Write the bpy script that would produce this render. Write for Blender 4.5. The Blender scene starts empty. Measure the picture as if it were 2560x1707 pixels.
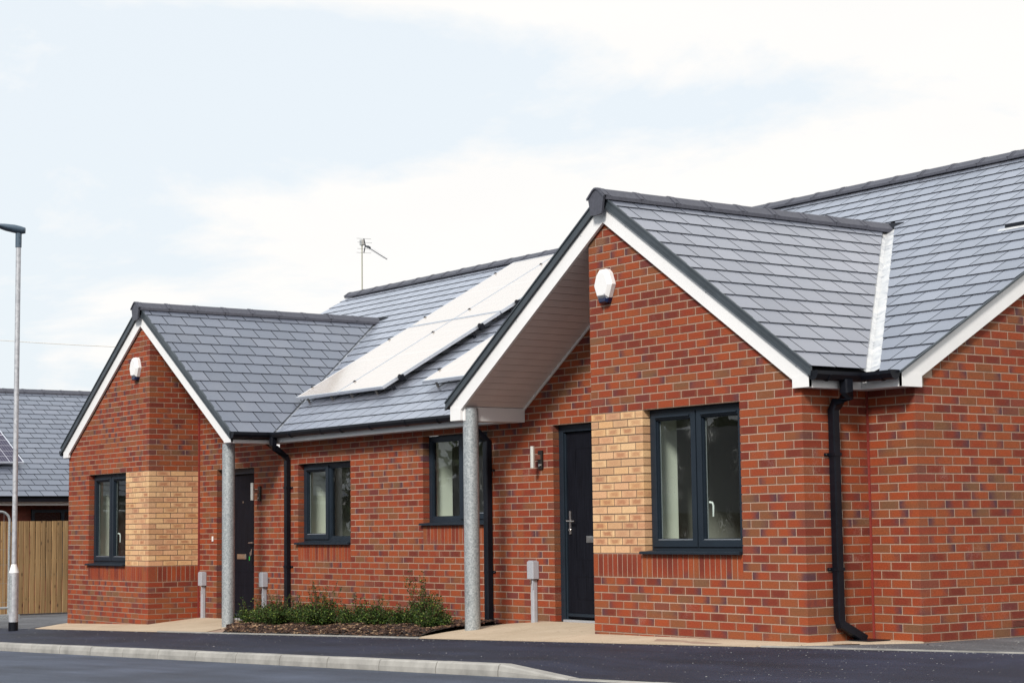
import bpy, math, random
from mathutils import Vector, Matrix
random.seed(7)
R = math.radians
sc = bpy.context.scene
COL = sc.collection

# ------------------------------------------------------------------ camera
CAM = Vector((14.4792, -11.3123, 1.0108))
YAW, PIT, ROL = 0.94948, 0.09883, -0.01245
cy, sy, cp, sp = math.cos(YAW), math.sin(YAW), math.cos(PIT), math.sin(PIT)
fwd = Vector((-sy * cp, cy * cp, sp)); rt = Vector((cy, sy, 0)); up = rt.cross(fwd)
c_, s_ = math.cos(ROL), math.sin(ROL)
rt2, up2 = c_ * rt + s_ * up, -s_ * rt + c_ * up
cam = bpy.data.cameras.new('camera'); camo = bpy.data.objects.new('camera', cam); COL.objects.link(camo)
m = Matrix.Identity(4)
for i in range(3):
    m[i][0], m[i][1], m[i][2], m[i][3] = rt2[i], up2[i], -fwd[i], CAM[i]
camo.matrix_world = m
cam.sensor_width = 36; cam.sensor_fit = 'HORIZONTAL'; cam.lens = 36 * 4678.3 / 2560
cam.clip_start = .1; cam.clip_end = 3000
sc.camera = camo

# ------------------------------------------------------------------ sky and sun
SUN_EL, SUN_AZ = R(38), R(148)          # azimuth measured clockwise from +Y (north)
world = bpy.data.worlds.new('World'); sc.world = world; world.use_nodes = True
wn = world.node_tree; wn.nodes.clear()
def N(nt, t, **kw):
    n = nt.nodes.new(t)
    for k, v in kw.items(): setattr(n, k, v)
    return n
def Mth(nt, op, a, b=None, clamp=False, c=None):
    n = N(nt, 'ShaderNodeMath', operation=op, use_clamp=clamp)
    for i, x in enumerate((a, b, c)):
        if x is None: continue
        if isinstance(x, (int, float)): n.inputs[i].default_value = x
        else: nt.links.new(x, n.inputs[i])
    return n.outputs[0]
def Mix(nt, f, a, b, mode='MIX'):
    n = N(nt, 'ShaderNodeMix', data_type='RGBA', blend_type=mode)
    for i, x in ((0, f), (6, a), (7, b)):
        if isinstance(x, (int, float)): n.inputs[i].default_value = x
        elif isinstance(x, (tuple, list)): n.inputs[i].default_value = (*x[:3], 1)
        else: nt.links.new(x, n.inputs[i])
    return n.outputs[2]
def Ramp(nt, f, stops, interp='LINEAR'):
    n = N(nt, 'ShaderNodeValToRGB'); n.color_ramp.interpolation = interp
    e = n.color_ramp.elements
    while len(e) < len(stops): e.new(.5)
    for k, (p, c) in enumerate(stops):
        e[k].position = p; e[k].color = (*(c if isinstance(c, (tuple, list)) else (c, c, c)), 1)
    nt.links.new(f, n.inputs[0]); return n.outputs[0]
def Noise(nt, vec, scale, detail=3, rough=.5, dist=0.):
    n = N(nt, 'ShaderNodeTexNoise'); n.inputs['Scale'].default_value = scale
    n.inputs['Detail'].default_value = detail; n.inputs['Roughness'].default_value = rough; n.inputs['Distortion'].default_value = dist
    if vec is not None: nt.links.new(vec, n.inputs['Vector'])
    return n.outputs[0]
sky = N(wn, 'ShaderNodeTexSky', sky_type='NISHITA', sun_disc=False, sun_elevation=SUN_EL, sun_rotation=SUN_AZ)
sky.air_density = 1.2; sky.dust_density = 2.5; sky.ozone_density = 1.0
tc = N(wn, 'ShaderNodeTexCoord')
sep = N(wn, 'ShaderNodeSeparateXYZ'); wn.links.new(tc.outputs['Generated'], sep.inputs[0])
zz = Mth(wn, 'ADD', Mth(wn, 'MAXIMUM', sep.outputs[2], 0.), .22)
mp = N(wn, 'ShaderNodeCombineXYZ')
wn.links.new(Mth(wn, 'DIVIDE', sep.outputs[0], zz), mp.inputs[0]); wn.links.new(Mth(wn, 'DIVIDE', sep.outputs[1], zz), mp.inputs[1])
mp.inputs[2].default_value = 3.3
n1 = Noise(wn, mp.outputs[0], 1.5, 8, .58, .25)
side = Mth(wn, 'ADD', Mth(wn, 'MULTIPLY', sep.outputs[0], .582), Mth(wn, 'MULTIPLY', sep.outputs[1], .813))
bias = Mth(wn, 'ADD', n1, Mth(wn, 'MULTIPLY', side, .30))
bias = Mth(wn, 'SUBTRACT', bias, Mth(wn, 'MULTIPLY', sep.outputs[2], .30))
mask = Ramp(wn, bias, [(.325, 0.), (.42, 1.)])
n2 = Noise(wn, mp.outputs[0], 2.4, 5, .6)
cloud = Mix(wn, n2, (9.7, 9.5, 9.25), (8.9, 8.85, 8.75))
veil = Mix(wn, .90, sky.outputs[0], (8.2, 8.8, 9.3))
skyc = Mix(wn, mask, veil, cloud)
bg = N(wn, 'ShaderNodeBackground'); bg.inputs[1].default_value = .1
wn.links.new(skyc, bg.inputs[0])
wo = N(wn, 'ShaderNodeOutputWorld'); wn.links.new(bg.outputs[0], wo.inputs[0])
sun = bpy.data.lights.new('sun', 'SUN'); sun.energy = 4.0; sun.angle = R(13); sun.color = (1, .95, .88)
suno = bpy.data.objects.new('sun', sun); COL.objects.link(suno)
sd = Vector((math.sin(SUN_AZ) * math.cos(SUN_EL), math.cos(SUN_AZ) * math.cos(SUN_EL), math.sin(SUN_EL)))
suno.rotation_euler = sd.to_track_quat('Z', 'Y').to_euler(); suno.location = (0, -20, 20)
vs = sc.view_settings; vs.view_transform = 'Standard'; vs.look = 'None'; vs.exposure = 0.12; vs.gamma = 1; vs.use_curve_mapping = False

# ------------------------------------------------------------------ mesh helpers
class MB:
    def __init__(s): s.v = []; s.f = []; s.uv = []; s.c = []; s.m = []
    def face(s, pts, uv=None, col=(.5, .5, .5, .5), mi=0):
        b = len(s.v); s.v += [tuple(p) for p in pts]; s.f.append(tuple(range(b, b + len(pts))))
        s.uv.append(uv or [(0, 0)] * len(pts)); s.c.append(col); s.m.append(mi)
    def box(s, x0, x1, y0, y1, z0, z1, mi=0, col=(.5, .5, .5, .5)):
        P = [(x, y, z) for z in (z0, z1) for y in (y0, y1) for x in (x0, x1)]
        for q in ((0, 2, 3, 1), (4, 5, 7, 6), (0, 1, 5, 4), (2, 6, 7, 3), (0, 4, 6, 2), (1, 3, 7, 5)):
            s.face([P[i] for i in q], [(0, 0), (1, 0), (1, 1), (0, 1)], col, mi)
    def obox(s, c, ax, ay, az, mi=0, col=(.5, .5, .5, .5)):
        c = Vector(c); ax = Vector(ax); ay = Vector(ay); az = Vector(az)
        P = [c + a * ax + b * ay + d * az for d in (-1, 1) for b in (-1, 1) for a in (-1, 1)]
        for q in ((0, 2, 3, 1), (4, 5, 7, 6), (0, 1, 5, 4), (2, 6, 7, 3), (0, 4, 6, 2), (1, 3, 7, 5)):
            s.face([P[i] for i in q], [(0, 0), (1, 0), (1, 1), (0, 1)], col, mi)
    def prism(s, poly, fn, d0, d1, mi=0, uvs=None, col=(.5, .5, .5, .5), smi=None):
        """poly: 2D points, fn(a,b,d)->3D; extruded from d0 to d1"""
        a = [fn(p[0], p[1], d0) for p in poly]; b = [fn(p[0], p[1], d1) for p in poly]
        n = len(poly); uvs = uvs or [(0, 0)] * n
        s.face(a, uvs, col, mi); s.face(b[::-1], uvs[::-1], col, mi)
        for i in range(n):
            j = (i + 1) % n
            s.face([a[j], a[i], b[i], b[j]], [uvs[j], uvs[i], uvs[i], uvs[j]], col, mi if smi is None else smi)
    def tube(s, pts, r, n=10, mi=0, caps=True, col=(.5, .5, .5, .5)):
        pts = [Vector(p) for p in pts]; rs = r if isinstance(r, (list, tuple)) else [r] * len(pts)
        rings = []; prev = None
        for i, p in enumerate(pts):
            t = (pts[min(i + 1, len(pts) - 1)] - pts[max(i - 1, 0)]).normalized()
            if prev is None: a = t.orthogonal().normalized()
            else: a = (prev - t * prev.dot(t)).normalized()
            prev = a; b = t.cross(a)
            rings.append([p + rs[i] * (math.cos(2 * math.pi * k / n) * a + math.sin(2 * math.pi * k / n) * b) for k in range(n)])
        for i in range(len(rings) - 1):
            for k in range(n):
                j = (k + 1) % n
                s.face([rings[i][k], rings[i][j], rings[i + 1][j], rings[i + 1][k]],
                       [(k / n, i), ((k + 1) / n, i), ((k + 1) / n, i + 1), (k / n, i + 1)], col, mi)
        if caps: s.face(rings[0][::-1], None, col, mi); s.face(rings[-1], None, col, mi)
    def mesh(s, name, mats, smooth=None):
        me = bpy.data.meshes.new(name); me.from_pydata(s.v, [], s.f)
        if smooth is not None or len(s.f) < 20000:
            pass
        uvl = me.uv_layers.new(name='UVMap')
        flat = []
        for u in s.uv:
            for p in u: flat += [p[0], p[1]]
        uvl.data.foreach_set('uv', flat)
        ca = me.color_attributes.new('rnd', 'FLOAT_COLOR', 'CORNER')
        flat = []
        for f, c in zip(s.f, s.c): flat += list(c) * len(f)
        ca.data.foreach_set('color', flat)
        for mt in (mats if isinstance(mats, (list, tuple)) else [mats]): me.materials.append(mt)
        me.polygons.foreach_set('material_index', s.m)
        if smooth is not None:
            import bmesh
            bm = bmesh.new(); bm.from_mesh(me); bmesh.ops.remove_doubles(bm, verts=bm.verts, dist=1e-5)
            bmesh.ops.recalc_face_normals(bm, faces=bm.faces)
            for f in bm.faces: f.smooth = True
            for e in bm.edges:
                if len(e.link_faces) == 2 and e.calc_face_angle(0) > R(smooth): e.smooth = False
                elif len(e.link_faces) != 2: e.smooth = False
            bm.to_mesh(me); bm.free()
        me.update(); return me
    def build(s, name, mats, parent=None, smooth=None, bevel=0, **kw):
        o = bpy.data.objects.new(name, s.mesh(name, mats, smooth)); COL.objects.link(o)
        if parent: o.parent = parent
        if bevel:
            w = o.modifiers.new('weld', 'WELD'); w.merge_threshold = 1e-5
            b = o.modifiers.new('bevel', 'BEVEL'); b.width = bevel; b.segments = 2; b.limit_method = 'ANGLE'
        for k, v in kw.items(): o[k] = v
        return o
def empty(name, loc=(0, 0, 0), label=None, cat=None, group=None, kind=None, rot=0):
    o = bpy.data.objects.new(name, None); COL.objects.link(o); o.location = loc; o.rotation_euler = (0, 0, rot); o.empty_display_size = .1
    if label: o['label'] = label
    if cat: o['category'] = cat
    if group: o['group'] = group
    if kind: o['kind'] = kind
    return o
def tag(o, label, cat, group=None):
    o['label'] = label; o['category'] = cat
    if group: o['group'] = group
    return o
def copy_tree(o, parent=None):
    c = o.copy(); COL.objects.link(c); c.parent = parent
    for ch in list(o.children): copy_tree(ch, c)
    return c
def clip(poly, nx, ny, d):
    """keep the side nx*x+ny*y<=d"""
    out = []
    for i in range(len(poly)):
        a, b = poly[i], poly[(i + 1) % len(poly)]
        da, db = nx * a[0] + ny * a[1] - d, nx * b[0] + ny * b[1] - d
        if da <= 0: out.append(a)
        if (da < 0 < db) or (db < 0 < da):
            t = da / (da - db); out.append((a[0] + t * (b[0] - a[0]), a[1] + t * (b[1] - a[1])))
    return out
def area(p):
    return abs(sum(p[i][0] * p[(i + 1) % len(p)][1] - p[(i + 1) % len(p)][0] * p[i][1] for i in range(len(p)))) / 2 if len(p) > 2 else 0
def interp(x, xs, ys):
    if x <= xs[0]: return ys[0]
    for i in range(len(xs) - 1):
        if x <= xs[i + 1]: return ys[i] + (ys[i + 1] - ys[i]) * (x - xs[i]) / (xs[i + 1] - xs[i])
    return ys[-1]
def r4(): return (random.random(), random.random(), random.random(), random.random())

# ------------------------------------------------------------------ materials
def newmat(name):
    mt = bpy.data.materials.new(name); mt.use_nodes = True
    nt = mt.node_tree; b = nt.nodes['Principled BSDF']; return mt, nt, b
def geo_pos(nt): return N(nt, 'ShaderNodeNewGeometry').outputs['Position']
def bump(nt, b, h, dist=.002, strength=.6):
    n = N(nt, 'ShaderNodeBump'); n.inputs['Distance'].default_value = dist; n.inputs['Strength'].default_value = strength
    nt.links.new(h, n.inputs['Height']); nt.links.new(n.outputs[0], b.inputs['Normal'])
def plain(name, col, rough=.6, var=.12, scale=14, metal=0, spec=None, bumpd=0, bscale=80, ior=None):
    mt, nt, b = newmat(name); p = geo_pos(nt)
    n = Noise(nt, p, scale, 5, .6)
    c2 = tuple(min(1, x * (1 + var)) for x in col); c1 = tuple(x * (1 - var) for x in col)
    nt.links.new(Ramp(nt, n, [(.3, c1), (.7, c2)]), b.inputs['Base Color'])
    b.inputs['Roughness'].default_value = rough; b.inputs['Metallic'].default_value = metal
    if spec is not None: b.inputs['Specular IOR Level'].default_value = spec
    if ior: b.inputs['IOR'].default_value = ior
    if bumpd: bump(nt, b, Noise(nt, p, bscale, 3), bumpd)
    return mt
def rnd_sockets(nt, indiv):
    if indiv:
        n = N(nt, 'ShaderNodeObjectInfo'); c, a = n.outputs['Color'], n.outputs['Alpha']
    else:
        n = N(nt, 'ShaderNodeAttribute', attribute_name='rnd'); c, a = n.outputs['Color'], n.outputs['Alpha']
    s = N(nt, 'ShaderNodeSeparateColor'); nt.links.new(c, s.inputs[0])
    return s.outputs[0], s.outputs[1], s.outputs[2], a
def brick_mat(name, indiv, buff):
    mt, nt, b = newmat(name); p = geo_pos(nt)
    r, g, bb, al = rnd_sockets(nt, indiv)
    uv = N(nt, 'ShaderNodeUVMap'); s = N(nt, 'ShaderNodeSeparateXYZ'); nt.links.new(uv.outputs[0], s.inputs[0])
    u, v = s.outputs[0], s.outputs[1]
    fine = Noise(nt, p, 95, 4, .65); mid = Noise(nt, p, 22, 3, .6); bm = N(nt, 'ShaderNodeMapping'); bm.inputs['Scale'].default_value = (.35, .35, 2.6); nt.links.new(p, bm.inputs[0]); big = Noise(nt, bm.outputs[0], .9, 3, .6)
    eu = Mth(nt, 'ABSOLUTE', Mth(nt, 'SUBTRACT', u, .5)); ev = Mth(nt, 'ABSOLUTE', Mth(nt, 'SUBTRACT', v, .5))
    edge = Mth(nt, 'MAXIMUM', Mth(nt, 'MULTIPLY', eu, 2.), Mth(nt, 'MULTIPLY', ev, 1.75))
    edge = Mth(nt, 'ADD', edge, Mth(nt, 'MULTIPLY', Mth(nt, 'SUBTRACT', mid, .5), .7))
    if not buff:
        r = Mth(nt, 'ADD', r, Mth(nt, 'MULTIPLY', Mth(nt, 'SUBTRACT', big, .5), .9), True)
        base = Ramp(nt, r, [(0, (.145, .027, .016)), (.25, (.225, .038, .016)), (.55, (.280, .056, .018)), (.80, (.240, .064, .023)), (.94, (.19, .068, .029)), (1, (.160, .074, .037))])
        rim = Mix(nt, Ramp(nt, edge, [(.62, 0.), (1.05, .55)]), base, (.19, .070, .036))
        flip = Mth(nt, 'GREATER_THAN', g, .4)
        x = Mth(nt, 'ABSOLUTE', Mth(nt, 'SUBTRACT', flip, u))
        x = Mth(nt, 'SUBTRACT', 1., x)                      # 1 at the burnt end
        x = Mth(nt, 'ADD', x, Mth(nt, 'MULTIPLY', Mth(nt, 'SUBTRACT', mid, .5), .45))
        am = Mth(nt, 'ADD', bb, Mth(nt, 'MULTIPLY', Mth(nt, 'SUBTRACT', big, .5), 2.6))
        am = Ramp(nt, am, [(.44, 0.), (1., 1.)])
        burn = Mth(nt, 'MULTIPLY', Ramp(nt, x, [(.52, 0.), (.92, .95)]), am)
        full = Mth(nt, 'MULTIPLY', Mth(nt, 'GREATER_THAN', al, .95), .5)
        c = Mix(nt, burn, rim, (.080, .034, .042)); c = Mix(nt, full, c, (.11, .035, .036))
        # lime bloom, in patches of its own
        ef = Mth(nt, 'MULTIPLY', Ramp(nt, Noise(nt, p, 2.3, 5, .65), [(.60, 0.), (.76, .30)]), Ramp(nt, fine, [(.45, 0.), (.6, 1.)]))
        c = Mix(nt, ef, c, (.42, .36, .33))
    else:
        base = Ramp(nt, r, [(0, (.60, .35, .17)), (.5, (.67, .44, .24)), (1, (.58, .32, .18))])
        core = Ramp(nt, edge, [(.35, 1.), (.85, 0.)])
        c = Mix(nt, Mth(nt, 'MULTIPLY', core, Ramp(nt, g, [(.15, .05), (1., .85)])), base, (.33, .135, .07))
        c = Mix(nt, Mth(nt, 'MULTIPLY', Mth(nt, 'GREATER_THAN', al, .84), .35), c, (.34, .17, .11))
    sc_ = Ramp(nt, fine, [(.25, .68), (.75, 1.22)])
    c = Mix(nt, 1., c, sc_, 'MULTIPLY')
    nt.links.new(c, b.inputs['Base Color']); b.inputs['Roughness'].default_value = .82
    b.inputs['Specular IOR Level'].default_value = .25
    bump(nt, b, fine, .003, .55); return mt
M_BR = [brick_mat('red_brick', False, False), brick_mat('buff_brick', False, True)]
M_BI = [brick_mat('red_brick_single', True, False), brick_mat('buff_brick_single', True, True)]
def mortar_mat(name, k):
    mt, nt, b = newmat(name); p = geo_pos(nt)
    n = Noise(nt, p, 1.6, 4, .6); f = Noise(nt, p, 120, 3)
    s = N(nt, 'ShaderNodeSeparateXYZ'); nt.links.new(p, s.inputs[0])
    damp = Ramp(nt, Mth(nt, 'ADD', s.outputs[2], Mth(nt, 'MULTIPLY', n, .2)), [(.12, 1.), (.34, 0.)])
    c = Ramp(nt, n, [(.3, (.34, .24, .178)), (.7, (.44, .315, .245))])
    c = Mix(nt, Mth(nt, 'MULTIPLY', damp, .62), c, (.27, .19, .15))
    c = Mix(nt, 1., c, Ramp(nt, f, [(.3, .82 * k), (.7, 1.12 * k)]), 'MULTIPLY')
    nt.links.new(c, b.inputs['Base Color']); b.inputs['Roughness'].default_value = .95; b.inputs['Specular IOR Level'].default_value = .1
    bump(nt, b, f, .002, .6); return mt
M_MORTAR = mortar_mat('mortar', 1.); M_MORTAR2 = mortar_mat('dark_mortar', .36)
M_SEAL = plain('red_sealant', (.20, .03, .024), .55)
def slate_mat(name, indiv):
    mt, nt, b = newmat(name); p = geo_pos(nt); r, g, bb, al = rnd_sockets(nt, indiv)
    mpn = N(nt, 'ShaderNodeMapping'); mpn.inputs['Scale'].default_value = (16, 40, 40); mpn.inputs['Rotation'].default_value = (0, 0, .5)
    nt.links.new(p, mpn.inputs[0])
    st = Noise(nt, mpn.outputs[0], 1., 5, .65)
    big = Noise(nt, p, 1.5, 3)
    c = Ramp(nt, r, [(0, (.063, .072, .100)), (.5, (.075, .086, .118)), (1, (.093, .102, .134))])
    c = Mix(nt, 1., c, Ramp(nt, st, [(.3, .80), (.72, 1.25)]), 'MULTIPLY')
    c = Mix(nt, Mth(nt, 'MULTIPLY', Ramp(nt, big, [(.5, 0.), (.8, .3)]), g), c, (.17, .165, .17))
    nt.links.new(c, b.inputs['Base Color'])
    nt.links.new(Ramp(nt, st, [(.3, .30), (.7, .42)]), b.inputs['Roughness'])
    bump(nt, b, st, .0008, .35)
    # riven stone turns glossy at grazing angles
    gg = N(nt, 'ShaderNodeNewGeometry'); dt = N(nt, 'ShaderNodeVectorMath', operation='DOT_PRODUCT')
    nt.links.new(gg.outputs['Incoming'], dt.inputs[0]); nt.links.new(gg.outputs['True Normal'], dt.inputs[1])
    om = Mth(nt, 'SUBTRACT', 1., Mth(nt, 'ABSOLUTE', dt.outputs['Value']), True)
    f = Mth(nt, 'MULTIPLY', Mth(nt, 'POWER', om, 4.), 1.25, True)
    f = Mth(nt, 'MULTIPLY', f, Mth(nt, 'ADD', .90, Mth(nt, 'MULTIPLY', r, .14)), True)
    g_ = N(nt, 'ShaderNodeBsdfGlossy'); g_.inputs['Roughness'].default_value = .33; g_.inputs[0].default_value = (.91, .93, 1, 1)
    mx = N(nt, 'ShaderNodeMixShader'); nt.links.new(f, mx.inputs[0]); nt.links.new(b.outputs[0], mx.inputs[1]); nt.links.new(g_.outputs[0], mx.inputs[2])
    nt.links.new(mx.outputs[0], nt.nodes['Material Output'].inputs[0])
    return mt
M_SL = slate_mat('slate', False); M_SLI = slate_mat('slate_single', True)
M_SLE = plain('slate_edge_joint_shade', (.016, .019, .026), .9, .3, 30, spec=.1)  # near-black edges paint in the shade of the joints between slates
M_RIDGE = plain('ridge_tile_grey', (.058, .060, .078), .55, .2, 30, bumpd=.0012)
M_WHITE = plain('white_plastic', (.72, .715, .715), .38, .03, 3)
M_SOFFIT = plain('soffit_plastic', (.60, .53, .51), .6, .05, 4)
M_VERGE = plain('verge_trim_grey', (.040, .050, .060), .4, .2, 6)
M_GUT = plain('black_plastic', (.006, .007, .011), .35, .3, 5, spec=.22)
M_FRAME = plain('anthracite_frame', (.0125, .0195, .029), .45, .12, 5, spec=.25)
M_DOOR = None
def door_mat():
    mt, nt, b = newmat('black_woodgrain_door'); p = geo_pos(nt)
    mpn = N(nt, 'ShaderNodeMapping'); mpn.inputs['Scale'].default_value = (90, 90, 3); nt.links.new(p, mpn.inputs[0])
    n = Noise(nt, mpn.outputs[0], 1, 5, .6, .6)
    nt.links.new(Ramp(nt, n, [(.3, (.004, .004, .006)), (.7, (.011, .012, .018))]), b.inputs['Base Color'])
    b.inputs['Roughness'].default_value = .5; b.inputs['Specular IOR Level'].default_value = .06
    bump(nt, b, n, .002, .8); return mt
M_DOOR = door_mat()
M_STEEL = plain('brushed_steel', (.62, .60, .57), .32, .1, 30, metal=1)
M_SILVER = plain('aluminium', (.70, .73, .78), .38, .05, 8, metal=.7)
def galv_mat(name, a, c, sc1):
    mt, nt, b = newmat(name); p = geo_pos(nt)
    v = N(nt, 'ShaderNodeTexVoronoi'); v.inputs['Scale'].default_value = sc1; nt.links.new(p, v.inputs['Vector'])
    s = N(nt, 'ShaderNodeSeparateColor'); nt.links.new(v.outputs['Color'], s.inputs[0])
    n = Noise(nt, p, 3, 3)
    f = Mth(nt, 'ADD', Mth(nt, 'MULTIPLY', s.outputs[0], .65), Mth(nt, 'MULTIPLY', n, .4))
    nt.links.new(Ramp(nt, f, [(.1, a), (.9, c)]), b.inputs['Base Color'])
    b.inputs['Metallic'].default_value = .35; b.inputs['Roughness'].default_value = .45; return mt
M_GALV = galv_mat('galvanised_steel', (.20, .225, .24), (.44, .465, .475), 75)
M_LAMP = galv_mat('galvanised_column', (.34, .35, .38), (.50, .51, .54), 22)
M_LEAD = None
def lead_mat():
    mt, nt, b = newmat('lead_flashing'); p = geo_pos(nt)
    n = Noise(nt, p, 9, 5, .7, .5)
    nt.links.new(Ramp(nt, n, [(.28, (.34, .36, .40)), (.5, (.62, .63, .64)), (.75, (.74, .72, .69))]), b.inputs['Base Color'])
    b.inputs['Metallic'].default_value = .35; nt.links.new(Ramp(nt, n, [(.3, .25), (.7, .5)]), b.inputs['Roughness'])
    bump(nt, b, Noise(nt, p, 26, 4, .6), .006, .7); return mt
M_LEAD = lead_mat()
M_GREYBOX = plain('grey_plastic', (.34, .35, .385), .5, .05)
M_GREYBOX2 = plain('dark_bracket', (.10, .09, .08), .5, .2)
M_BLUE = plain('blue_lens', (.004, .010, .045), .2, .1)
M_GREEN = plain('green_plastic', (.02, .25, .04), .4, .1)
M_PLASTER = plain('cream_plaster', (.78, .77, .68), .9, .03, 2)
M_ROOM = plain('room_paint', (.42, .40, .36), .9, .05, 2)
M_ROOMFLOOR = plain('room_floor', (.12, .08, .05), .7, .1, 2)
def glass_mat(name, tint=(1, 1, 1), boost=1.0, smear=0.):
    mt = bpy.data.materials.new(name); mt.use_nodes = True; nt = mt.node_tree; nt.nodes.clear()
    g = N(nt, 'ShaderNodeBsdfGlossy'); g.inputs['Roughness'].default_value = .01
    t = N(nt, 'ShaderNodeBsdfTransparent'); t.inputs[0].default_value = (*tint, 1)
    p = geo_pos(nt)
    gg = N(nt, 'ShaderNodeNewGeometry'); dt = N(nt, 'ShaderNodeVectorMath', operation='DOT_PRODUCT')
    nt.links.new(gg.outputs['Incoming'], dt.inputs[0]); nt.links.new(gg.outputs['True Normal'], dt.inputs[1])
    om = Mth(nt, 'SUBTRACT', 1., Mth(nt, 'ABSOLUTE', dt.outputs['Value']), True)
    fr_ = Mth(nt, 'ADD', .075, Mth(nt, 'MULTIPLY', Mth(nt, 'POWER', om, 4.6), .9))
    w = N(nt, 'ShaderNodeBump'); w.inputs['Distance'].default_value = .004; w.inputs['Strength'].default_value = .12
    nt.links.new(Noise(nt, p, 2.2, 2), w.inputs['Height']); nt.links.new(w.outputs[0], g.inputs['Normal'])
    mx = N(nt, 'ShaderNodeMixShader'); nt.links.new(Mth(nt, 'MULTIPLY', fr_, boost, True), mx.inputs[0])
    nt.links.new(t.outputs[0], mx.inputs[1]); nt.links.new(g.outputs[0], mx.inputs[2])
    out = N(nt, 'ShaderNodeOutputMaterial')
    if smear:
        d = N(nt, 'ShaderNodeBsdfDiffuse'); d.inputs[0].default_value = (.6, .62, .6, 1)
        mpn = N(nt, 'ShaderNodeMapping'); mpn.inputs['Scale'].default_value = (2.2, 1, 1); mpn.inputs['Location'].default_value = (.3, 0, .35); nt.links.new(p, mpn.inputs[0])
        n0 = Noise(nt, mpn.outputs[0], 1.3, 3, .6, .4)
        wv = Mth(nt, 'FRACT', Mth(nt, 'MULTIPLY', n0, 34.))
        f = Mth(nt, 'MULTIPLY', Ramp(nt, wv, [(.70, 0.), (.95, smear)]), Ramp(nt, Noise(nt, p, 3.7, 2), [(.50, 0.), (.66, 1.)]))
        m2 = N(nt, 'ShaderNodeMixShader'); nt.links.new(f, m2.inputs[0]); nt.links.new(mx.outputs[0], m2.inputs[1]); nt.links.new(d.outputs[0], m2.inputs[2])
        nt.links.new(m2.outputs[0], out.inputs[0])
    else: nt.links.new(mx.outputs[0], out.inputs[0])
    return mt
M_GLASS = glass_mat('window_glass', (.86, .93, .90), 1.1, .13)
def solar_mat(name, painted_glare):
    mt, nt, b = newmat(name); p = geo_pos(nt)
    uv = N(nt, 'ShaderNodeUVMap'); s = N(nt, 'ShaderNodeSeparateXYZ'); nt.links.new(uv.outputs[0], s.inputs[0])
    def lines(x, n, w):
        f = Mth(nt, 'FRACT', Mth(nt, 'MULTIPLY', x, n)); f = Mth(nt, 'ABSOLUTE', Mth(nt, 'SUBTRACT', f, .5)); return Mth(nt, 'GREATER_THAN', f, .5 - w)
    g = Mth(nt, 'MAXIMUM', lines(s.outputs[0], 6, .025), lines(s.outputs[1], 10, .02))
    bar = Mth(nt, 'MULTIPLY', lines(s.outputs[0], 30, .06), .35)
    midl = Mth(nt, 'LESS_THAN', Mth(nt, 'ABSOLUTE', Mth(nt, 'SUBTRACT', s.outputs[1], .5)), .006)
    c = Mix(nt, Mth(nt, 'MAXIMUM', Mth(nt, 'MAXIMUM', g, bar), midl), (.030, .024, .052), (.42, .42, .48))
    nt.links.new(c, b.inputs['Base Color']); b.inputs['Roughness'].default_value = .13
    b.inputs['IOR'].default_value = 1.5 if not painted_glare else 2.3
    if painted_glare:
        c = Mix(nt, .72, c, (.84, .71, .58)); nt.links.new(c, b.inputs['Base Color']); b.inputs['Roughness'].default_value = .22  # pale cream base stands in for bright sky reflected off the glass
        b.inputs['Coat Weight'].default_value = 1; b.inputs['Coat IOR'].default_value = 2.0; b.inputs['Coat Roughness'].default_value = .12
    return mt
M_SOLAR = solar_mat('solar_cells_painted_glare', True); M_SOLAR2 = solar_mat('solar_cells', False); M_SOLAR2.node_tree.nodes['Principled BSDF'].inputs['Specular IOR Level'].default_value = .2
def asphalt_mat(name, base, speck, glossy=.55, streak=.25, spk=.012):
    mt, nt, b = newmat(name); p = geo_pos(nt)
    f = Noise(nt, p, 160, 3, .7); mpn = N(nt, 'ShaderNodeMapping'); mpn.inputs['Scale'].default_value = (.35, 2.6, 1); mpn.inputs['Rotation'].default_value = (0, 0, .12); nt.links.new(p, mpn.inputs[0])
    st = Noise(nt, mpn.outputs[0], 1.3, 5, .6)
    lo = tuple(x * (1 - streak) for x in base); hi = tuple(x * (1 + streak * 1.4) for x in base)
    c = Ramp(nt, st, [(.3, lo), (.7, hi)])
    c = Mix(nt, 1., c, Ramp(nt, f, [(.3, .6), (.7, 1.5)]), 'MULTIPLY')
    blot = Noise(nt, p, .55, 4, .6); c = Mix(nt, 1., c, Ramp(nt, blot, [(.35, .74), (.62, 1.22)]), 'MULTIPLY')
    scr = N(nt, 'ShaderNodeMapping'); scr.inputs['Scale'].default_value = (1.2, 22, 1); scr.inputs['Rotation'].default_value = (0, 0, -.25); nt.links.new(p, scr.inputs[0])
    sn = Ramp(nt, Noise(nt, scr.outputs[0], 1., 3, .5), [(.66, 0.), (.74, .35)]); c = Mix(nt, Mth(nt, 'MULTIPLY', sn, Ramp(nt, blot, [(.5, 0.), (.6, 1.)])), c, tuple(min(1, x * 3.2) for x in base))
    v = N(nt, 'ShaderNodeTexVoronoi'); v.inputs['Scale'].default_value = 38; nt.links.new(p, v.inputs['Vector'])
    s = N(nt, 'ShaderNodeSeparateColor'); nt.links.new(v.outputs['Color'], s.inputs[0])
    sp_ = Mth(nt, 'MULTIPLY', Mth(nt, 'LESS_THAN', s.outputs[0], spk), Mth(nt, 'LESS_THAN', v.outputs['Distance'], .32))
    c = Mix(nt, Mth(nt, 'MULTIPLY', sp_, .45), c, speck)
    nt.links.new(c, b.inputs['Base Color']); b.inputs['Roughness'].default_value = glossy
    b.inputs['Specular IOR Level'].default_value = .3
    bump(nt, b, f, .006, .8); return mt
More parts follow.
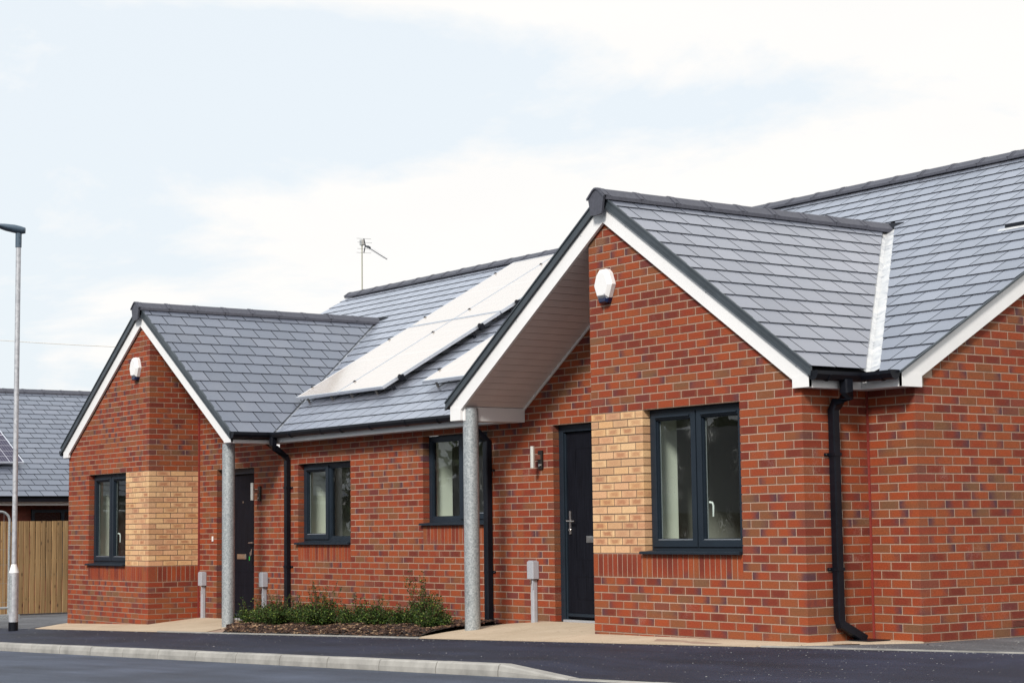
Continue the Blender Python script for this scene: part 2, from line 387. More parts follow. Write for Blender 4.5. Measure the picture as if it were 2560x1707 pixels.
M_FOOT = asphalt_mat('new_dark_tarmac', (.0135, .0165, .031), (.32, .30, .28), .62, .35, .02)
M_ROAD = asphalt_mat('road_tarmac', (.045, .055, .080), (.25, .25, .25), .6, .22, .008)
M_DRIVE = asphalt_mat('dusty_tarmac', (.085, .087, .095), (.5, .48, .44), .75, .25, .10)
M_CONC = plain('kerb_concrete', (.29, .28, .26), .85, .28, 3.5, bumpd=.0015, bscale=140)
def paving_mat():
    mt, nt, b = newmat('pale_paving'); p = geo_pos(nt)
    n = Noise(nt, p, 1.3, 5, .65); f = Noise(nt, p, 90, 3)
    c = Ramp(nt, n, [(.3, (.40, .315, .225)), (.7, (.49, .40, .30))])
    c = Mix(nt, Mth(nt, 'MULTIPLY', Ramp(nt, Noise(nt, p, 13, 3, .6), [(.66, 0.), (.72, 1.)]), .5), c, (.14, .10, .075))
    c = Mix(nt, 1., c, Ramp(nt, f, [(.3, .88), (.7, 1.1)]), 'MULTIPLY')
    nt.links.new(c, b.inputs['Base Color']); b.inputs['Roughness'].default_value = .9; b.inputs['Specular IOR Level'].default_value = .2
    bump(nt, b, f, .001, .5); return mt
M_PAVE = paving_mat()
M_SOIL = plain('dark_soil', (.020, .013, .010), .95, .4, 30, bumpd=.01, bscale=40)
def chip_mat():
    mt, nt, b = newmat('bark_chip'); r, g, bb, al = rnd_sockets(nt, False)
    nt.links.new(Ramp(nt, r, [(0, (.018, .009, .007)), (.6, (.055, .026, .017)), (.85, (.14, .075, .04)), (.95, (.32, .20, .11)), (1, (.45, .32, .2))]), b.inputs['Base Color'])
    b.inputs['Roughness'].default_value = .85; return mt
M_CHIP = chip_mat()
def leaf_mat(name, stops):
    mt, nt, b = newmat(name); r, g, bb, al = rnd_sockets(nt, False)
    nt.links.new(Ramp(nt, r, stops), b.inputs['Base Color']); b.inputs['Roughness'].default_value = .6; b.inputs['Specular IOR Level'].default_value = .25
    return mt
M_LEAF = leaf_mat('shrub_leaf', [(0, (.014, .030, .006)), (.6, (.030, .058, .011)), (.9, (.075, .12, .02)), (1, (.20, .25, .05))])
M_TWIG = plain('twig', (.085, .035, .022), .8)
M_TREELEAF = leaf_mat('tree_leaf', [(0, (.03, .06, .015)), (1, (.09, .15, .04))])
M_BARK = plain('bark', (.08, .06, .045), .9)
def wood_mat():
    mt, nt, b = newmat('fence_wood'); p = geo_pos(nt)
    oi = N(nt, 'ShaderNodeObjectInfo')
    off = N(nt, 'ShaderNodeVectorMath', operation='ADD'); nt.links.new(p, off.inputs[0])
    cb = N(nt, 'ShaderNodeCombineXYZ'); nt.links.new(Mth(nt, 'MULTIPLY', oi.outputs['Random'], 30.), cb.inputs[0]); nt.links.new(cb.outputs[0], off.inputs[1])
    mpn = N(nt, 'ShaderNodeMapping'); mpn.inputs['Scale'].default_value = (14, 30, 1.4); nt.links.new(off.outputs[0], mpn.inputs[0])
    n = Noise(nt, mpn.outputs[0], 1, 5, .6, .4)
    c = Ramp(nt, n, [(.3, (.21, .125, .052)), (.55, (.32, .20, .09)), (.75, (.41, .275, .135))])
    mk = N(nt, 'ShaderNodeMapping'); mk.inputs['Scale'].default_value = (11, 14, 5.5); nt.links.new(off.outputs[0], mk.inputs[0])
    v = N(nt, 'ShaderNodeTexVoronoi'); v.inputs['Scale'].default_value = 1; nt.links.new(mk.outputs[0], v.inputs['Vector'])
    s = N(nt, 'ShaderNodeSeparateColor'); nt.links.new(v.outputs['Color'], s.inputs[0])
    k = Mth(nt, 'MULTIPLY', Ramp(nt, v.outputs['Distance'], [(.14, 1.), (.26, 0.)]), Mth(nt, 'LESS_THAN', s.outputs[1], .42))
    c = Mix(nt, Mth(nt, 'MULTIPLY', k, .85), c, (.05, .025, .012))
    c = Mix(nt, 1., c, Ramp(nt, oi.outputs['Random'], [(0, .78), (1, 1.12)]), 'MULTIPLY')
    nt.links.new(c, b.inputs['Base Color']); b.inputs['Roughness'].default_value = .85; return mt
M_WOOD = wood_mat()
M_GROUND = plain('far_ground', (.07, .085, .045), .95, .3, .4)
M_LAMPHEAD = plain('lamp_head_grey', (.055, .085, .12), .45, .1)
M_CORE = plain('timber_deck', (.008, .008, .009), .95, spec=.05)

# ------------------------------------------------------------------ ground heights
S = .225; D = .7875; XL = -45.5 * S; XE = 3.4875; XW = XL - XE
def gz(x, y):
    e = -.075 + .027 * x
    if y <= -.62: return e + .0445 * (y + .62)
    w0 = interp(x, [-40, -14, -10.24, -7.9, -2.25, 0, 2.9, 6, 25], [-1.1, -.405, -.295, -.255, -.085, -.03, 0, .03, .3])
    w1 = interp(x, [-40, -14, -10.24, -8.5, -7.3, -3, -1.69, 0, 3.5, 6, 25], [-1.05, -.36, -.225, -.215, -.19, -.085, 0, 0, 0, .02, .2])
    if y <= 0: return e + (w0 - e) * (y + .62) / .62
    if y <= D: return w0 + (w1 - w0) * y / D
    return w1
def rz(x, y): return -.237 + .027 * x + (y + 2.55) * -.008
XD = 1.986
def grid(mb, xs, ys, fz, dz=0):
    for i in range(len(xs) - 1):
        for j in range(len(ys) - 1):
            q = [(xs[i], ys[j]), (xs[i + 1], ys[j]), (xs[i + 1], ys[j + 1]), (xs[i], ys[j + 1])]
            mb.face([(a, b, fz(a, b) + dz) for a, b in q])
def frange(a, b, n): return [a + (b - a) * i / n for i in range(n + 1)]
g = MB()
def farz(x, y): return -.50 + .027 * max(-40, min(25, x)) - .012 * max(0, abs(y) - 20)
grid(g, [-1500, -300, -80, -40, 0, 25, 80, 300, 1500], [-1500, -300, -60, -20, 0, 20, 60, 300, 1500], lambda x, y: max(farz(x, y), -3))
g.build('ground', M_GROUND, kind='structure')
g = MB(); grid(g, [-60, -40] + frange(-30, 20, 25) + [40], [-17, -14, -11, -8, -5, -3.5, -2.56], rz); g.build('road', M_ROAD, kind='structure')
def fz(x, y):
    base = gz(x, y)
    k = interp(x, [XD, XD + .915], [0, 1]) * max(0, min(1, (-.9 - y) / 1.5))
    return base * (1 - k) + (rz(x, -2.55) + .010 + (base - gz(x, -2.42)) * .2) * k if k > 0 else base
g = MB(); grid(g, [-60, -40, -30, -20] + frange(-14, 1.986, 16) + [2.2, 2.4, 2.6, 2.9, 3.4, 4, 5, 6, 8, 12, 20, 40], [-2.425, -2.2, -1.9, -1.6, -1.3, -1, -.8, -.62], fz)
g.build('footway', M_FOOT, kind='structure')
g = MB(); grid(g, frange(-40, -13.0, 12), [-.62, -.3, 0, .3, D, 2, 5, 9, 14], gz, -.004)
g.build('side_path', M_DRIVE, kind='structure')
g = MB(); grid(g, [2.2, 2.6, 2.925, 3.2, 3.49, 4, 5, 6, 8, 12, 20], [-.585, -.3, 0, .3, D, 1.5, 3, 6, 12], gz, -.006)
g.build('driveway', M_DRIVE, kind='structure')
# low pale edging along the back of the footway
g = MB()
for x0, x1 in ((-8.6, -6.6), (-6.6, -4.4), (-4.4, -2.2), (3.0, 5), (5, 8), (8, 14)):
    w = .032
    P = [(x0, -.622), (x1, -.622), (x1, -.622 + w), (x0, -.622 + w)]
    lo = [(a, b, gz(a, b) - .05) for a, b in P]; hi = [(a, b, gz(a, b) + .012) for a, b in P]
    g.face(hi);
    for i in range(4):
        j = (i + 1) % 4; g.face([lo[i], lo[j], hi[j], hi[i]])
g.build('edging', M_CONC, kind='structure')
# kerb
kerb = empty('kerb', (0, 0, 0), kind='structure')
def kerb_mesh(L, h0, h1, sl=.027):
    mb = MB(); prof = lambda h: [(-.0, -.12), (.0, h * .45), (.012, h - .012), (.026, h), (.125, h), (.125, -.12)]
    a = prof(h0); b = prof(h1); n = len(a); e = .006
    A = [(e, p[0], p[1] + sl * e) for p in a]; B = [(L - e, p[0], p[1] + sl * (L - e)) for p in b]
    mb.face(A); mb.face(B[::-1])
    for i in range(n):
        j = (i + 1) % n; mb.face([A[j], A[i], B[i], B[j]])
    return mb.mesh('kerb_stone', M_CONC)
km = kerb_mesh(.915, .098, .098); kd = kerb_mesh(.915, .098, .008); kf = kerb_mesh(.915, .008, .008)
for n in range(-34, 34):
    x = -8.994 + .915 * n
    o = bpy.data.objects.new('kerb_stone', km if n < 12 else kd if n == 12 else kf); COL.objects.link(o)
    o.parent = kerb; o.location = (x, -2.55 + random.uniform(-.002, .002), rz(x, -2.55) + random.uniform(-.0015, .0015))
# paving slabs
pav = empty('paving', (0, 0, 0), kind='structure')
def inpoly_clip(poly, halfs):
    for h in halfs:
        poly = clip(poly, *h)
        if len(poly) < 3: return []
    return poly
def half(p, q):   # keep left of p->q
    nx, ny = (q[1] - p[1]), -(q[0] - p[0]); return (nx, ny, nx * p[0] + ny * p[1])
Lp = [(-12.9, -.618), (-6.75, -.618), (-7.75, -.02), (-8.45, .80), (-13.75, .80)]
Rp = [(-2.28, -.618), (2.75, -.618), (3.12, 0), (3.49, .80), (-2.66, .80)]
mjoint = MB()
for P in (Lp, Rp):
    hs = [half(P[i], P[(i + 1) % 5]) for i in range(5)]
    xs = frange(-14.4, 3.6, 20); ys = [-.62, -.17, .28, .80]
    for j in range(3):
        for i in range(20):
            o_ = .45 * (j % 2); e = .003
            q = inpoly_clip([(xs[i] - o_ + e, ys[j] + e), (xs[i + 1] - o_ - e, ys[j] + e), (xs[i + 1] - o_ - e, ys[j + 1] - e), (xs[i] - o_ + e, ys[j + 1] - e)], hs)
            if area(q) < .01: continue
            mb = MB(); dz = random.uniform(-.001, .0015)
            top = [(a, b, gz(a, b) + .008 + dz) for a, b in q]; bot = [(a, b, gz(a, b) - .04) for a, b in q]
            mb.face(top)
            for k in range(len(q)):
                l = (k + 1) % len(q); mb.face([bot[k], bot[l], top[l], top[k]])
            mb.build('paving_slab', M_PAVE, pav)
    mjoint.face([(a, b, gz(a, b) + .001) for a, b in P])
mjoint.build('joint_filling', M_MORTAR, pav)
# flower bed
bedP = [(-6.70, -.588), (-2.30, -.588), (-2.67, .775), (-8.40, .775), (-7.72, -.02)]
g = MB(); hs = [half(bedP[i], bedP[(i + 1) % 5]) for i in range(5)]
def bedz(x, y): return gz(x, y) + .012 + .03 * max(0, min(1, (y + .58) / .2)) + .012 * math.sin(x * 5.1) * math.cos(y * 7)
xs = frange(-8.5, -2.2, 42); ys = frange(-.6, .78, 9)
for i in range(42):
    for j in range(9):
        q = inpoly_clip([(xs[i], ys[j]), (xs[i + 1], ys[j]), (xs[i + 1], ys[j + 1]), (xs[i], ys[j + 1])], hs)
        if len(q) > 2: g.face([(a, b, bedz(a, b)) for a, b in q])
g.build('flower_bed', M_SOIL, kind='structure')
g = MB(); cnt = 0
while cnt < 7500:
    x, y = random.uniform(-8.4, -2.25), random.uniform(-.60, .76)
    if any(h[0] * x + h[1] * y > h[2] + .004 for h in hs): continue
    cnt += 1; a = random.uniform(0, 6.3); l = random.uniform(.008, .026); w = l * random.uniform(.3, .6); t = random.uniform(-.5, .5)
    ax = Vector((math.cos(a), math.sin(a), t * .6)) * l; ay = Vector((-math.sin(a), math.cos(a), random.uniform(-.4, .4))) * w
    g.obox((x, y, bedz(x, y) + random.uniform(.002, .022)), ax, ay, (0, 0, .0025), col=r4())
g.build('bark_mulch', M_CHIP, kind='stuff')
# loose grit on the tarmac
g = MB()
for _ in range(1300):
    if random.random() < .35: x, y = random.uniform(2.2, 9), random.uniform(-.58, 2.5) if random.random() < .6 else random.uniform(-2.3, -.6)
    elif random.random() < .5: x, y = random.uniform(-13, 6), -.66 - abs(random.gauss(0, .06))
    else: x, y = random.uniform(-13, 7), random.uniform(-2.4, -.64)
    if x < 3.6 and y > -.58: continue
    r_ = random.uniform(.0012, .0042) * (1.6 if random.random() < .05 else 1); z = fz(x, y) if y < -.6 else gz(x, y)
    a = random.uniform(0, 3); k = random.uniform(.12, .34) if random.random() < .7 else .04
    g.obox((x, y, z + r_ * .3), (r_ * math.cos(a), r_ * math.sin(a), 0), (-r_ * .7 * math.sin(a), r_ * .7 * math.cos(a), 0), (0, 0, r_ * .6), col=(k, k, k, 1))
mt, nt, b = newmat('grit'); at = N(nt, 'ShaderNodeAttribute', attribute_name='rnd'); nt.links.new(at.outputs['Color'], b.inputs['Base Color']); b.inputs['Roughness'].default_value = .9
g.build('grit', mt, kind='stuff')

# ================================================================== the bungalow
HOUSE = empty('brick_bungalow', (0, 0, 0), 'long red brick bungalow with twin gabled porches, grey slate roof and white bargeboards', 'bungalow')
SB, HB = .67, 3.962            # bargeboard bottom line: slope and apex height
AR, AL = .285, -10.48          # gable apex positions
def soff(x, a): return HB - SB * abs(x - a)
TM = .577
def mainz(y): return 2.30 + TM * (y - .60)
YR = 5.44
bricks_joined = MB(); singles = []      # singles: (size, faceframe, centre, len, colour, mat, parent)
def frame(kind, off):
    """returns fn(s,z,d)->xyz ; d = depth into the wall"""
    if kind == 'front': return lambda s, z, d: (s, off + d, z)
    if kind == 'side': return lambda s, z, d: (off - d, s, z)
CAMD = lambda p: (Vector(p) - CAM)
def lay_wall(name, kind, off, s0, s1, k0, k1, phase, holes=(), soldiers=(), buff=(), top=None, start=None, end=None, joint0=0., stop=None):
    """phase: parity of the courses whose joints fall on whole multiples of the brick length from joint0"""
    fn = frame(kind, off); mort = MB()
    wall = MB()
    for k in range(k0, k1):
        z0, z1 = k * .075, k * .075 + .075; zm = z0 + .0375
        rng = [(s0, s1)]
        for (a, b, c, d) in holes:
            if c < zm < d:
                nr = []
                for (p, q) in rng:
                    if b <= p or a >= q: nr.append((p, q)); continue
                    if a > p: nr.append((p, a))
                    if b < q: nr.append((b, q))
                rng = nr
        tl = top
        for (p, q) in rng:
            pp = [(p + (.006 if p > s0 else (.004 if start is not None else 0)), z0), (q - (.006 if q < s1 else (.004 if end is not None else 0)), z0)]
            poly = [pp[0], pp[1], (pp[1][0], z1), (pp[0][0], z1)]
            if top:
                for h in top: poly = clip(poly, *h)
            if area(poly) < 1e-4: continue
            bz = [t for t in buff if t[2] < zm < t[3]]
            if bz and min(q, bz[0][1]) - max(p, bz[0][0]) > .05:
                A_, B_ = bz[0][0] - .004, bz[0][1] + .004
                mort.prism(clip(clip(poly, -1, 0, -A_), 1, 0, B_), fn, .0035, .10, 1)
                for h_ in ((1, 0, A_), (-1, 0, -B_)):
                    pl = clip(poly, *h_)
                    if area(pl) > 1e-5: mort.prism(pl, fn, .0035, .10, 0)
            else: mort.prism(poly, fn, .0035, .10)
        # soldiers occupy part of the range
        br = list(rng)
        for (a, b, c, d) in soldiers:
            if c < zm < d:
                nr = []
                for (p, q) in br:
                    if b <= p or a >= q: nr.append((p, q)); continue
                    if a > p: nr.append((p, a))
                    if b < q: nr.append((b, q))
                br = nr
        par = (k + phase) % 2
        for (p, q) in br:
            js = joint0 + (.1125 if par else 0)
            n0 = math.floor((p - js) / S) + 1; cuts = [p]
            n = n0
            while js + n * S < q - 1e-4:
                if js + n * S > p + 1e-4: cuts.append(js + n * S)
                n += 1
            cuts.append(q)
            for i in range(len(cuts) - 1):
                a, b = cuts[i], cuts[i + 1]
                isS, isE = i == 0, i == len(cuts) - 2
                atcs = isS and abs(p - s0) < 1e-6; atce = isE and abs(q - s1) < 1e-6
                a2 = a if isS else a + .006; b2 = b if isE else b - .006
                dep = .022; full = abs((b2 - a2) - .213) < .001
                if (isS and not atcs) or (isE and not atce): dep = .1
                if atcs and start == 'skip':
                    sk = .225 if par == 0 else .1125
                    a2 = max(a2, s0 + (.2255 if (start_par(k, phase)) else .113))
                if atce and end == 'corner': dep = .2205 if (b - a) < .15 else .108
                if atcs and start == 'corner': dep = .2205 if (b - a) < .15 else .108
                if b2 - a2 < .02: continue
                for (ha, hb, hc, hd) in holes:
                    if abs(z0 - hd) < .01 and b2 > ha and a2 < hb: dep = max(dep, .1)
                col = r4()
                isb = any(ba - 1e-3 <= (a2 + b2) / 2 <= bb_ and bc < zm < bd for (ba, bb_, bc, bd) in buff)
                rect = [(a2, z0 + .0053), (b2, z0 + .0053), (b2, z0 + .0697), (a2, z0 + .0697)]
                poly = rect; cut = False
                if top:
                    for h in top:
                        pl = clip(poly, *h)
                        if len(pl) != 4 or abs(area(pl) - area(poly)) > 1e-6: cut = True
                        poly = pl
                        if len(poly) < 3: break
                if len(poly) < 3 or area(poly) < 2e-4: continue
                d0 = 0 if dep > .05 else random.uniform(-.0012, .0010)
                if full and not cut and dep < .05:
                    c = Vector(fn((a2 + b2) / 2, zm, d0)); v = c - CAM; nrm = Vector(fn(0, 0, -1)) - Vector(fn(0, 0, 0))
                    px = v.dot(fwd); sx = v.dot(rt) / px
                    if abs(sx) < .272:
                        singles.append((-v.dot(nrm) / v.length ** 3 , kind, ((a2 + b2) / 2, zm, d0), off, col, isb, name)); continue
                uvs = [((x - a2) / (b2 - a2), (y - z0 - .005) / .065) for x, y in poly]
                if (b2 - a2) < .15: uvs = [(.25 + .5 * u_, w_) for u_, w_ in uvs]
                bricks_joined.prism(poly, fn, d0, dep, 1 if isb else 0, uvs, col)
    for (a, b, c, d) in soldiers:
        n = int(round((b - a) / .075 + .01)); pt_ = (b - a) / n
        for i in range(n):
            x0, x1 = a + i * pt_ + (.005 if i else 0), a + (i + 1) * pt_ - (.005 if i < n - 1 else 0)
            if i == 0 and start == 'skip' and abs(a - s0) < 1e-6: x0 = x1
            if start == 'skip' and i == 1: x0 += .036
            if x1 - x0 < .02: continue
            col = (random.random() * .85, random.random(), random.random() * .75, random.random() * .8)
            poly = [(x0, c + .005), (x1, c + .005), (x1, d - .005), (x0, d - .005)]
            dep = .022
            if end == 'corner' and i == n - 1 and abs(b - s1) < 1e-6: dep = .108
            bricks_joined.prism(poly, fn, random.uniform(-.001, .001) if dep < .05 else 0, dep, 0, [(0.02, 0), (.02, 1), (.98, 1), (.98, 0)], col)
    w = mort.build(name, [M_MORTAR, M_MORTAR2], HOUSE)
    return w
def start_par(k, phase):     # does the return course start with the long end of the shared corner brick
    return (k + phase) % 2 == 0
walls = {}
def above(a, b):      # keep below line through a->b (left to right)
    dx, dy = b[0] - a[0], b[1] - a[1]; nx, ny = -dy, dx; return (nx, ny, nx * a[0] + ny * a[1])
def gabletop(a, lift=.12):
    return [above((a - 4, soff(a - 4, a) + lift), (a, HB + lift)), above((a, HB + lift), (a + 4, soff(a + 4, a) + lift))]
# right gable: face Y=0, X 0..2.925
walls['gR'] = lay_wall('gable_wall', 'front', 0, 0, 2.925, -1, 54, 1, holes=[(.7875, 2.1375, .75, 2.10)], soldiers=[(0, 2.1375, .525, .75)],
    buff=[(0, .7875, .75, 2.10)], top=gabletop(AR), end='corner')
# its right return X=2.925
walls['rR'] = lay_wall('return_wall', 'side', 2.925, 0, D, -1, 29, 0, start='skip')
# left gable
xl0, xl1 = XL - 2.925, XL
walls['gL'] = lay_wall('gable_wall', 'front', 0, xl0, xl1, -6, 54, 0, holes=[(XL - 2.1375, XL - .7875, .525, 1.875)], soldiers=[(XL - 2.1375, XL, .30, .525)],
    buff=[(XL - .7875, XL, .525, 1.875)], top=gabletop(AL), end='corner', joint0=XL)
walls['rL'] = lay_wall('return_wall', 'side', XL, 0, D, -6, 52, 1, start='skip', soldiers=[(0, .7875, .30, .525)], buff=[(0, D, .525, 1.875)],
    top=[(0, 1, soff(XL, AL) + .03)])
# long front wall in three lengths under three roof lines
EV = 2.19
Lpo = XL + 2.42; Rpo = -2.25
H = [(-9.675, -8.55, -.225, 1.875), (-7.3125, -5.9625, .825, 1.875), (-4.275, -2.925, 1.05, 2.10), (-1.6875, -.5625, 0, 2.10)]
def ztop_main(x):
    return max(EV, soff(x, AL) if XL - .01 <= x <= Lpo else 0, soff(x, AR) if Rpo <= x <= .01 else 0)
walls['m'] = lay_wall('front_wall', 'front', D, XL, Lpo, -5, 53, 0, holes=[H[0]], top=[above((XL - 1, soff(XL - 1, AL) + .05), (Lpo + 1, soff(Lpo + 1, AL) + .05))])
walls['m2'] = lay_wall('front_wall', 'front', D, Lpo, Rpo, -5, 29, 0, holes=[H[1], H[2]], soldiers=[(-7.3125, -5.9625, .60, .825), (-4.275, -2.925, .825, 1.05)], joint0=0)
walls['m3'] = lay_wall('front_wall', 'front', D, Rpo, 0, -3, 53, 0, holes=[H[3]], top=[above((-4, soff(-4, AR) + .05), (0, soff(0, AR) + .05))], joint0=0)
walls['m4'] = lay_wall('front_wall', 'front', D, 2.925, XE, -1, 29, 0, end='corner')
# end wall facing right
ETOP = [above((-5, 2.235 + .575 * (-5 - .806) + .13), (YR, 2.235 + .575 * (YR - .806) + .13)), above((YR, 2.235 + .575 * (YR - .806) + .13), (20, 2.235 + .575 * (2 * YR - 20 - .806) + .13))]
walls['e'] = lay_wall('end_wall', 'side', XE, D, 10.0, -1, 70, 0, start='skip', top=ETOP, joint0=D)
# the remaining, unseen walls
g = MB()
g.box(XW, XE - .001, 10.002, 10.09, -.6, 2.3); g.box(XW, XW + .1, D + .12, 9.98, -.6, 2.3)
g.box(-.0, .1, .11, D - .01, -.1, 3.6); g.box(xl0, xl0 + .1, .11, D + .2, -.6, 2.3); g.box(XW + .11, xl0 - .01, D, D + .1, -.6, 2.3)
g.build('rear_walls', plain('rear_brick', (.33, .075, .035), .85, .3, 12), HOUSE)
# choose the bricks that show largest as objects of their own
singles.sort(key=lambda t: -t[0])
bm_ = MB(); bm_.prism([(-.1065, -.0317), (.1065, -.0317), (.1065, .0317), (-.1065, .0317)], lambda s, z, d: (s, d, z), 0, .022, 0, [(0, 0), (1, 0), (1, 1), (0, 1)])
bme = [bm_.mesh('brick', M_BI[0]), bm_.mesh('brick', M_BI[1])]
wallof = {'gable_wall': walls['gR'], 'return_wall': walls['rR'], 'front_wall': walls['m4'], 'end_wall': walls['e']}
for i, (sz, kind, (s, z, d), off, col, isb, nm) in enumerate(singles):
    if i < 300:
        o = bpy.data.objects.new('brick', bme[isb]); COL.objects.link(o); o.color = col
        if kind == 'front':
            par_ = walls['gR'] if nm == 'gable_wall' and s > -1 else walls['gL'] if nm == 'gable_wall' else walls['m4'] if s > 0 else walls['m3']
            o.location = (s, off + d, z)
        else:
            par_ = walls['e'] if off > 3 else walls['rR'] if off > 0 else walls['rL']
            o.location = (off - d, s, z); o.rotation_euler = (0, 0, math.pi / 2)
        o.parent = par_
    else:
        fn = frame(kind, off)
        bricks_joined.prism([(s - .1065, z - .0317), (s + .1065, z - .0317), (s + .1065, z + .0317), (s - .1065, z + .0317)], fn, d, .022, int(isb), [(0, 0), (1, 0), (1, 1), (0, 1)], col)
bricks_joined.build('bricks', M_BR, HOUSE, kind='stuff')
# movement joints
g = MB(); g.box(2.918 + .006, 2.925 + .020, D - .012, D - .0022, -.02, 2.17)
g.build('movement_joint', M_SEAL, HOUSE)
g = MB(); g.box(XL + .0022, XL + .022, D - .022, D - .0022, -.24, 3.75); g.build('movement_joint', M_SEAL, HOUSE)

# ------------------------------------------------------------------ roof
ZA_R, ZA_L, MG = 4.235, 4.25, .675
ER, EL_ = 2.82, 2.90          # half widths to slate edge
roof = MB()
def slope_fn(kind, a=0, za=0):
    if kind == 'main': # s = X, t = up-slope distance from eave
        c, s_ = 1 / math.hypot(1, TM), TM / math.hypot(1, TM)
        return lambda s, t, d: (s, .57 + t * c + d * s_, mainz(.57) + t * s_ - d * c)
    c, s_ = 1 / math.hypot(1, MG), MG / math.hypot(1, MG)
    if kind == 'gright': # s = Y ; t up from eave
        return lambda s, t, d: (a + HWX - t * c - d * s_, s, za - MG * HWX + t * s_ - d * c)
    return lambda s, t, d: (a - HWX + t * c + d * s_, s, za - MG * HWX + t * s_ - d * c)
deck = MB()
cm = math.hypot(1, TM); cg = math.hypot(1, MG)
LM = (YR - .57) * cm
def valley(za, a):   # where gable slope meets main slope: returns Y as function of |x-a|
    return lambda dx: ((za - MG * dx) - mainz(0)) / TM
def yv(za, dx): return (za - MG * dx - 2.30 + TM * .6) / TM
# decks (thick boards under the slates)
def slab(pts, th=.05, dz=-.022, mi=0):
    top = [(x, y, z + dz) for x, y, z in pts]; bot = [(x, y, z + dz - th) for x, y, z in pts]
    deck.face(top, mi=mi); deck.face(bot[::-1], mi=mi)
    for i in range(len(pts)):
        j = (i + 1) % len(pts); deck.face([bot[i], bot[j], top[j], top[i]], mi=mi)
X0m, X1m = XW - .06, XE + .055
slab([(x_, y_, mainz(y_)) for x_, y_ in ((X0m + .03, .60), (AL - EL_ + .05, .60), (AL, yv(ZA_L, 0)), (AL + EL_ - .05, .60), (AR - ER + .05, .60), (AR, yv(ZA_R, 0)), (AR + ER - .05, .60), (X1m - .03, .60), (X1m - .03, YR), (X0m + .03, YR))])
slab([(X0m, YR, mainz(YR)), (X1m, YR, mainz(YR)), (X1m, 2 * YR - .55, mainz(.55)), (X0m, 2 * YR - .55, mainz(.55))], dz=0)
for a, za, hw in ((AR, ZA_R, ER), (AL, ZA_L, EL_)):
    for sg in (-1, 1):
        ze = za - MG * hw; y0 = -.045
        dzz = -.022 if sg > 0 else 0
        slab([(a, y0, za), (a + sg * (hw - .02), y0, ze + .02 * MG), (a + sg * (hw - .02), yv(za, hw - .02), ze + .02 * MG), (a, yv(za, 0), za)][::sg], dz=dzz)
roofo = deck.build('roof', M_CORE, HOUSE)
slates_joined = MB(); slate_single = []
TH = .006
def slate_piece(mb, fn, poly, s0, s1, t0, gauge, col, lift0=.0125, lift1=.0035):
    def f(s, t, d): # thin wedge: tail lifted
        k = (t - t0) / gauge; lf = lift0 + (lift1 - lift0) * k
        return fn(s, t, d - lf)
    mb.prism(poly, f, 0, TH, 0, None, col, 1)
def lay_slates(fn, s0, s1, L, rows, width, clipper, phase=0., face_n=None):
    gauge = L / rows
    for r in range(rows):
        t0, t1 = r * gauge, (r + 1) * gauge + .012
        off = (.5 * width if r % 2 else 0) + phase
        n = math.floor((s0 - off) / width)
        s = off + n * width
        while s < s1:
            a, b = max(s, s0) + .006, min(s + width, s1) - .006
            s += width
            if b - a < .02: continue
            rect = [(a, t0), (b, t0), (b, t1), (a, t1)]
            for poly in clipper(rect):
                if area(poly) < .0008: continue
                col = r4(); full = abs((b - a) - (width - .012)) < 1e-4 and area(poly) > area(rect) - 1e-6
                dj = random.uniform(-.0008, .0008)
                if full:
                    c = Vector(fn((a + b) / 2, (t0 + t1) / 2, 0)); v = c - CAM
                    nn = (Vector(fn(0, 0, -1)) - Vector(fn(0, 0, 0)))
                    sx = v.dot(rt) / v.dot(fwd)
                    if abs(sx) < .275 and v.dot(nn) < 0:
                        slate_single.append((-v.dot(nn) / v.length ** 3, fn, (a + b) / 2, t0, gauge, col)); continue
                slate_piece(slates_joined, fn, poly, a, b, t0, gauge, col)
# main slope: exclude the two gables
def mk_clip_main():
    cc = 1 / cm
    def toY(t): return .57 + t * cc
    lines = []
    for a, za in ((AL, ZA_L), (AR, ZA_R)):
        # valley: x = a +- (za-mainz(y))/MG ; in (s,t)
        def pt(sg, y): return (a + sg * (za - mainz(y)) / MG, (y - .57) * cm)
        yap = yv(za, 0)
        lines.append((a, pt(-1, .57), pt(-1, yap), pt(1, .57), (yap - .57) * cm))
    def cl(rect):
        cx = sum(p[0] for p in rect) / 4; i = 0 if cx < -5.1 else 1
        a, l0, ap, r0, tap = lines[i]
        if min(p[1] for p in rect) >= tap: return [rect]
        dx, dy = ap[0] - l0[0], ap[1] - l0[1]; gl = .035; gr = .095 if i else .035
        L_ = clip(rect, dy, -dx, dy * l0[0] - dx * l0[1] - gl * math.hypot(dx, dy))
        dx, dy = ap[0] - r0[0], ap[1] - r0[1]
        R_ = clip(rect, -dy if dy > 0 else dy, dx if dy > 0 else -dx, (-dy * r0[0] + dx * r0[1]) - gr * math.hypot(dx, dy))
        if cx < a: return [L_] if len(L_) > 2 else []
        return [R_] if len(R_) > 2 else []
    return cl
fm = slope_fn('main')
lay_slates(fm, X0m, X1m, LM, 22, .30, mk_clip_main(), .07)
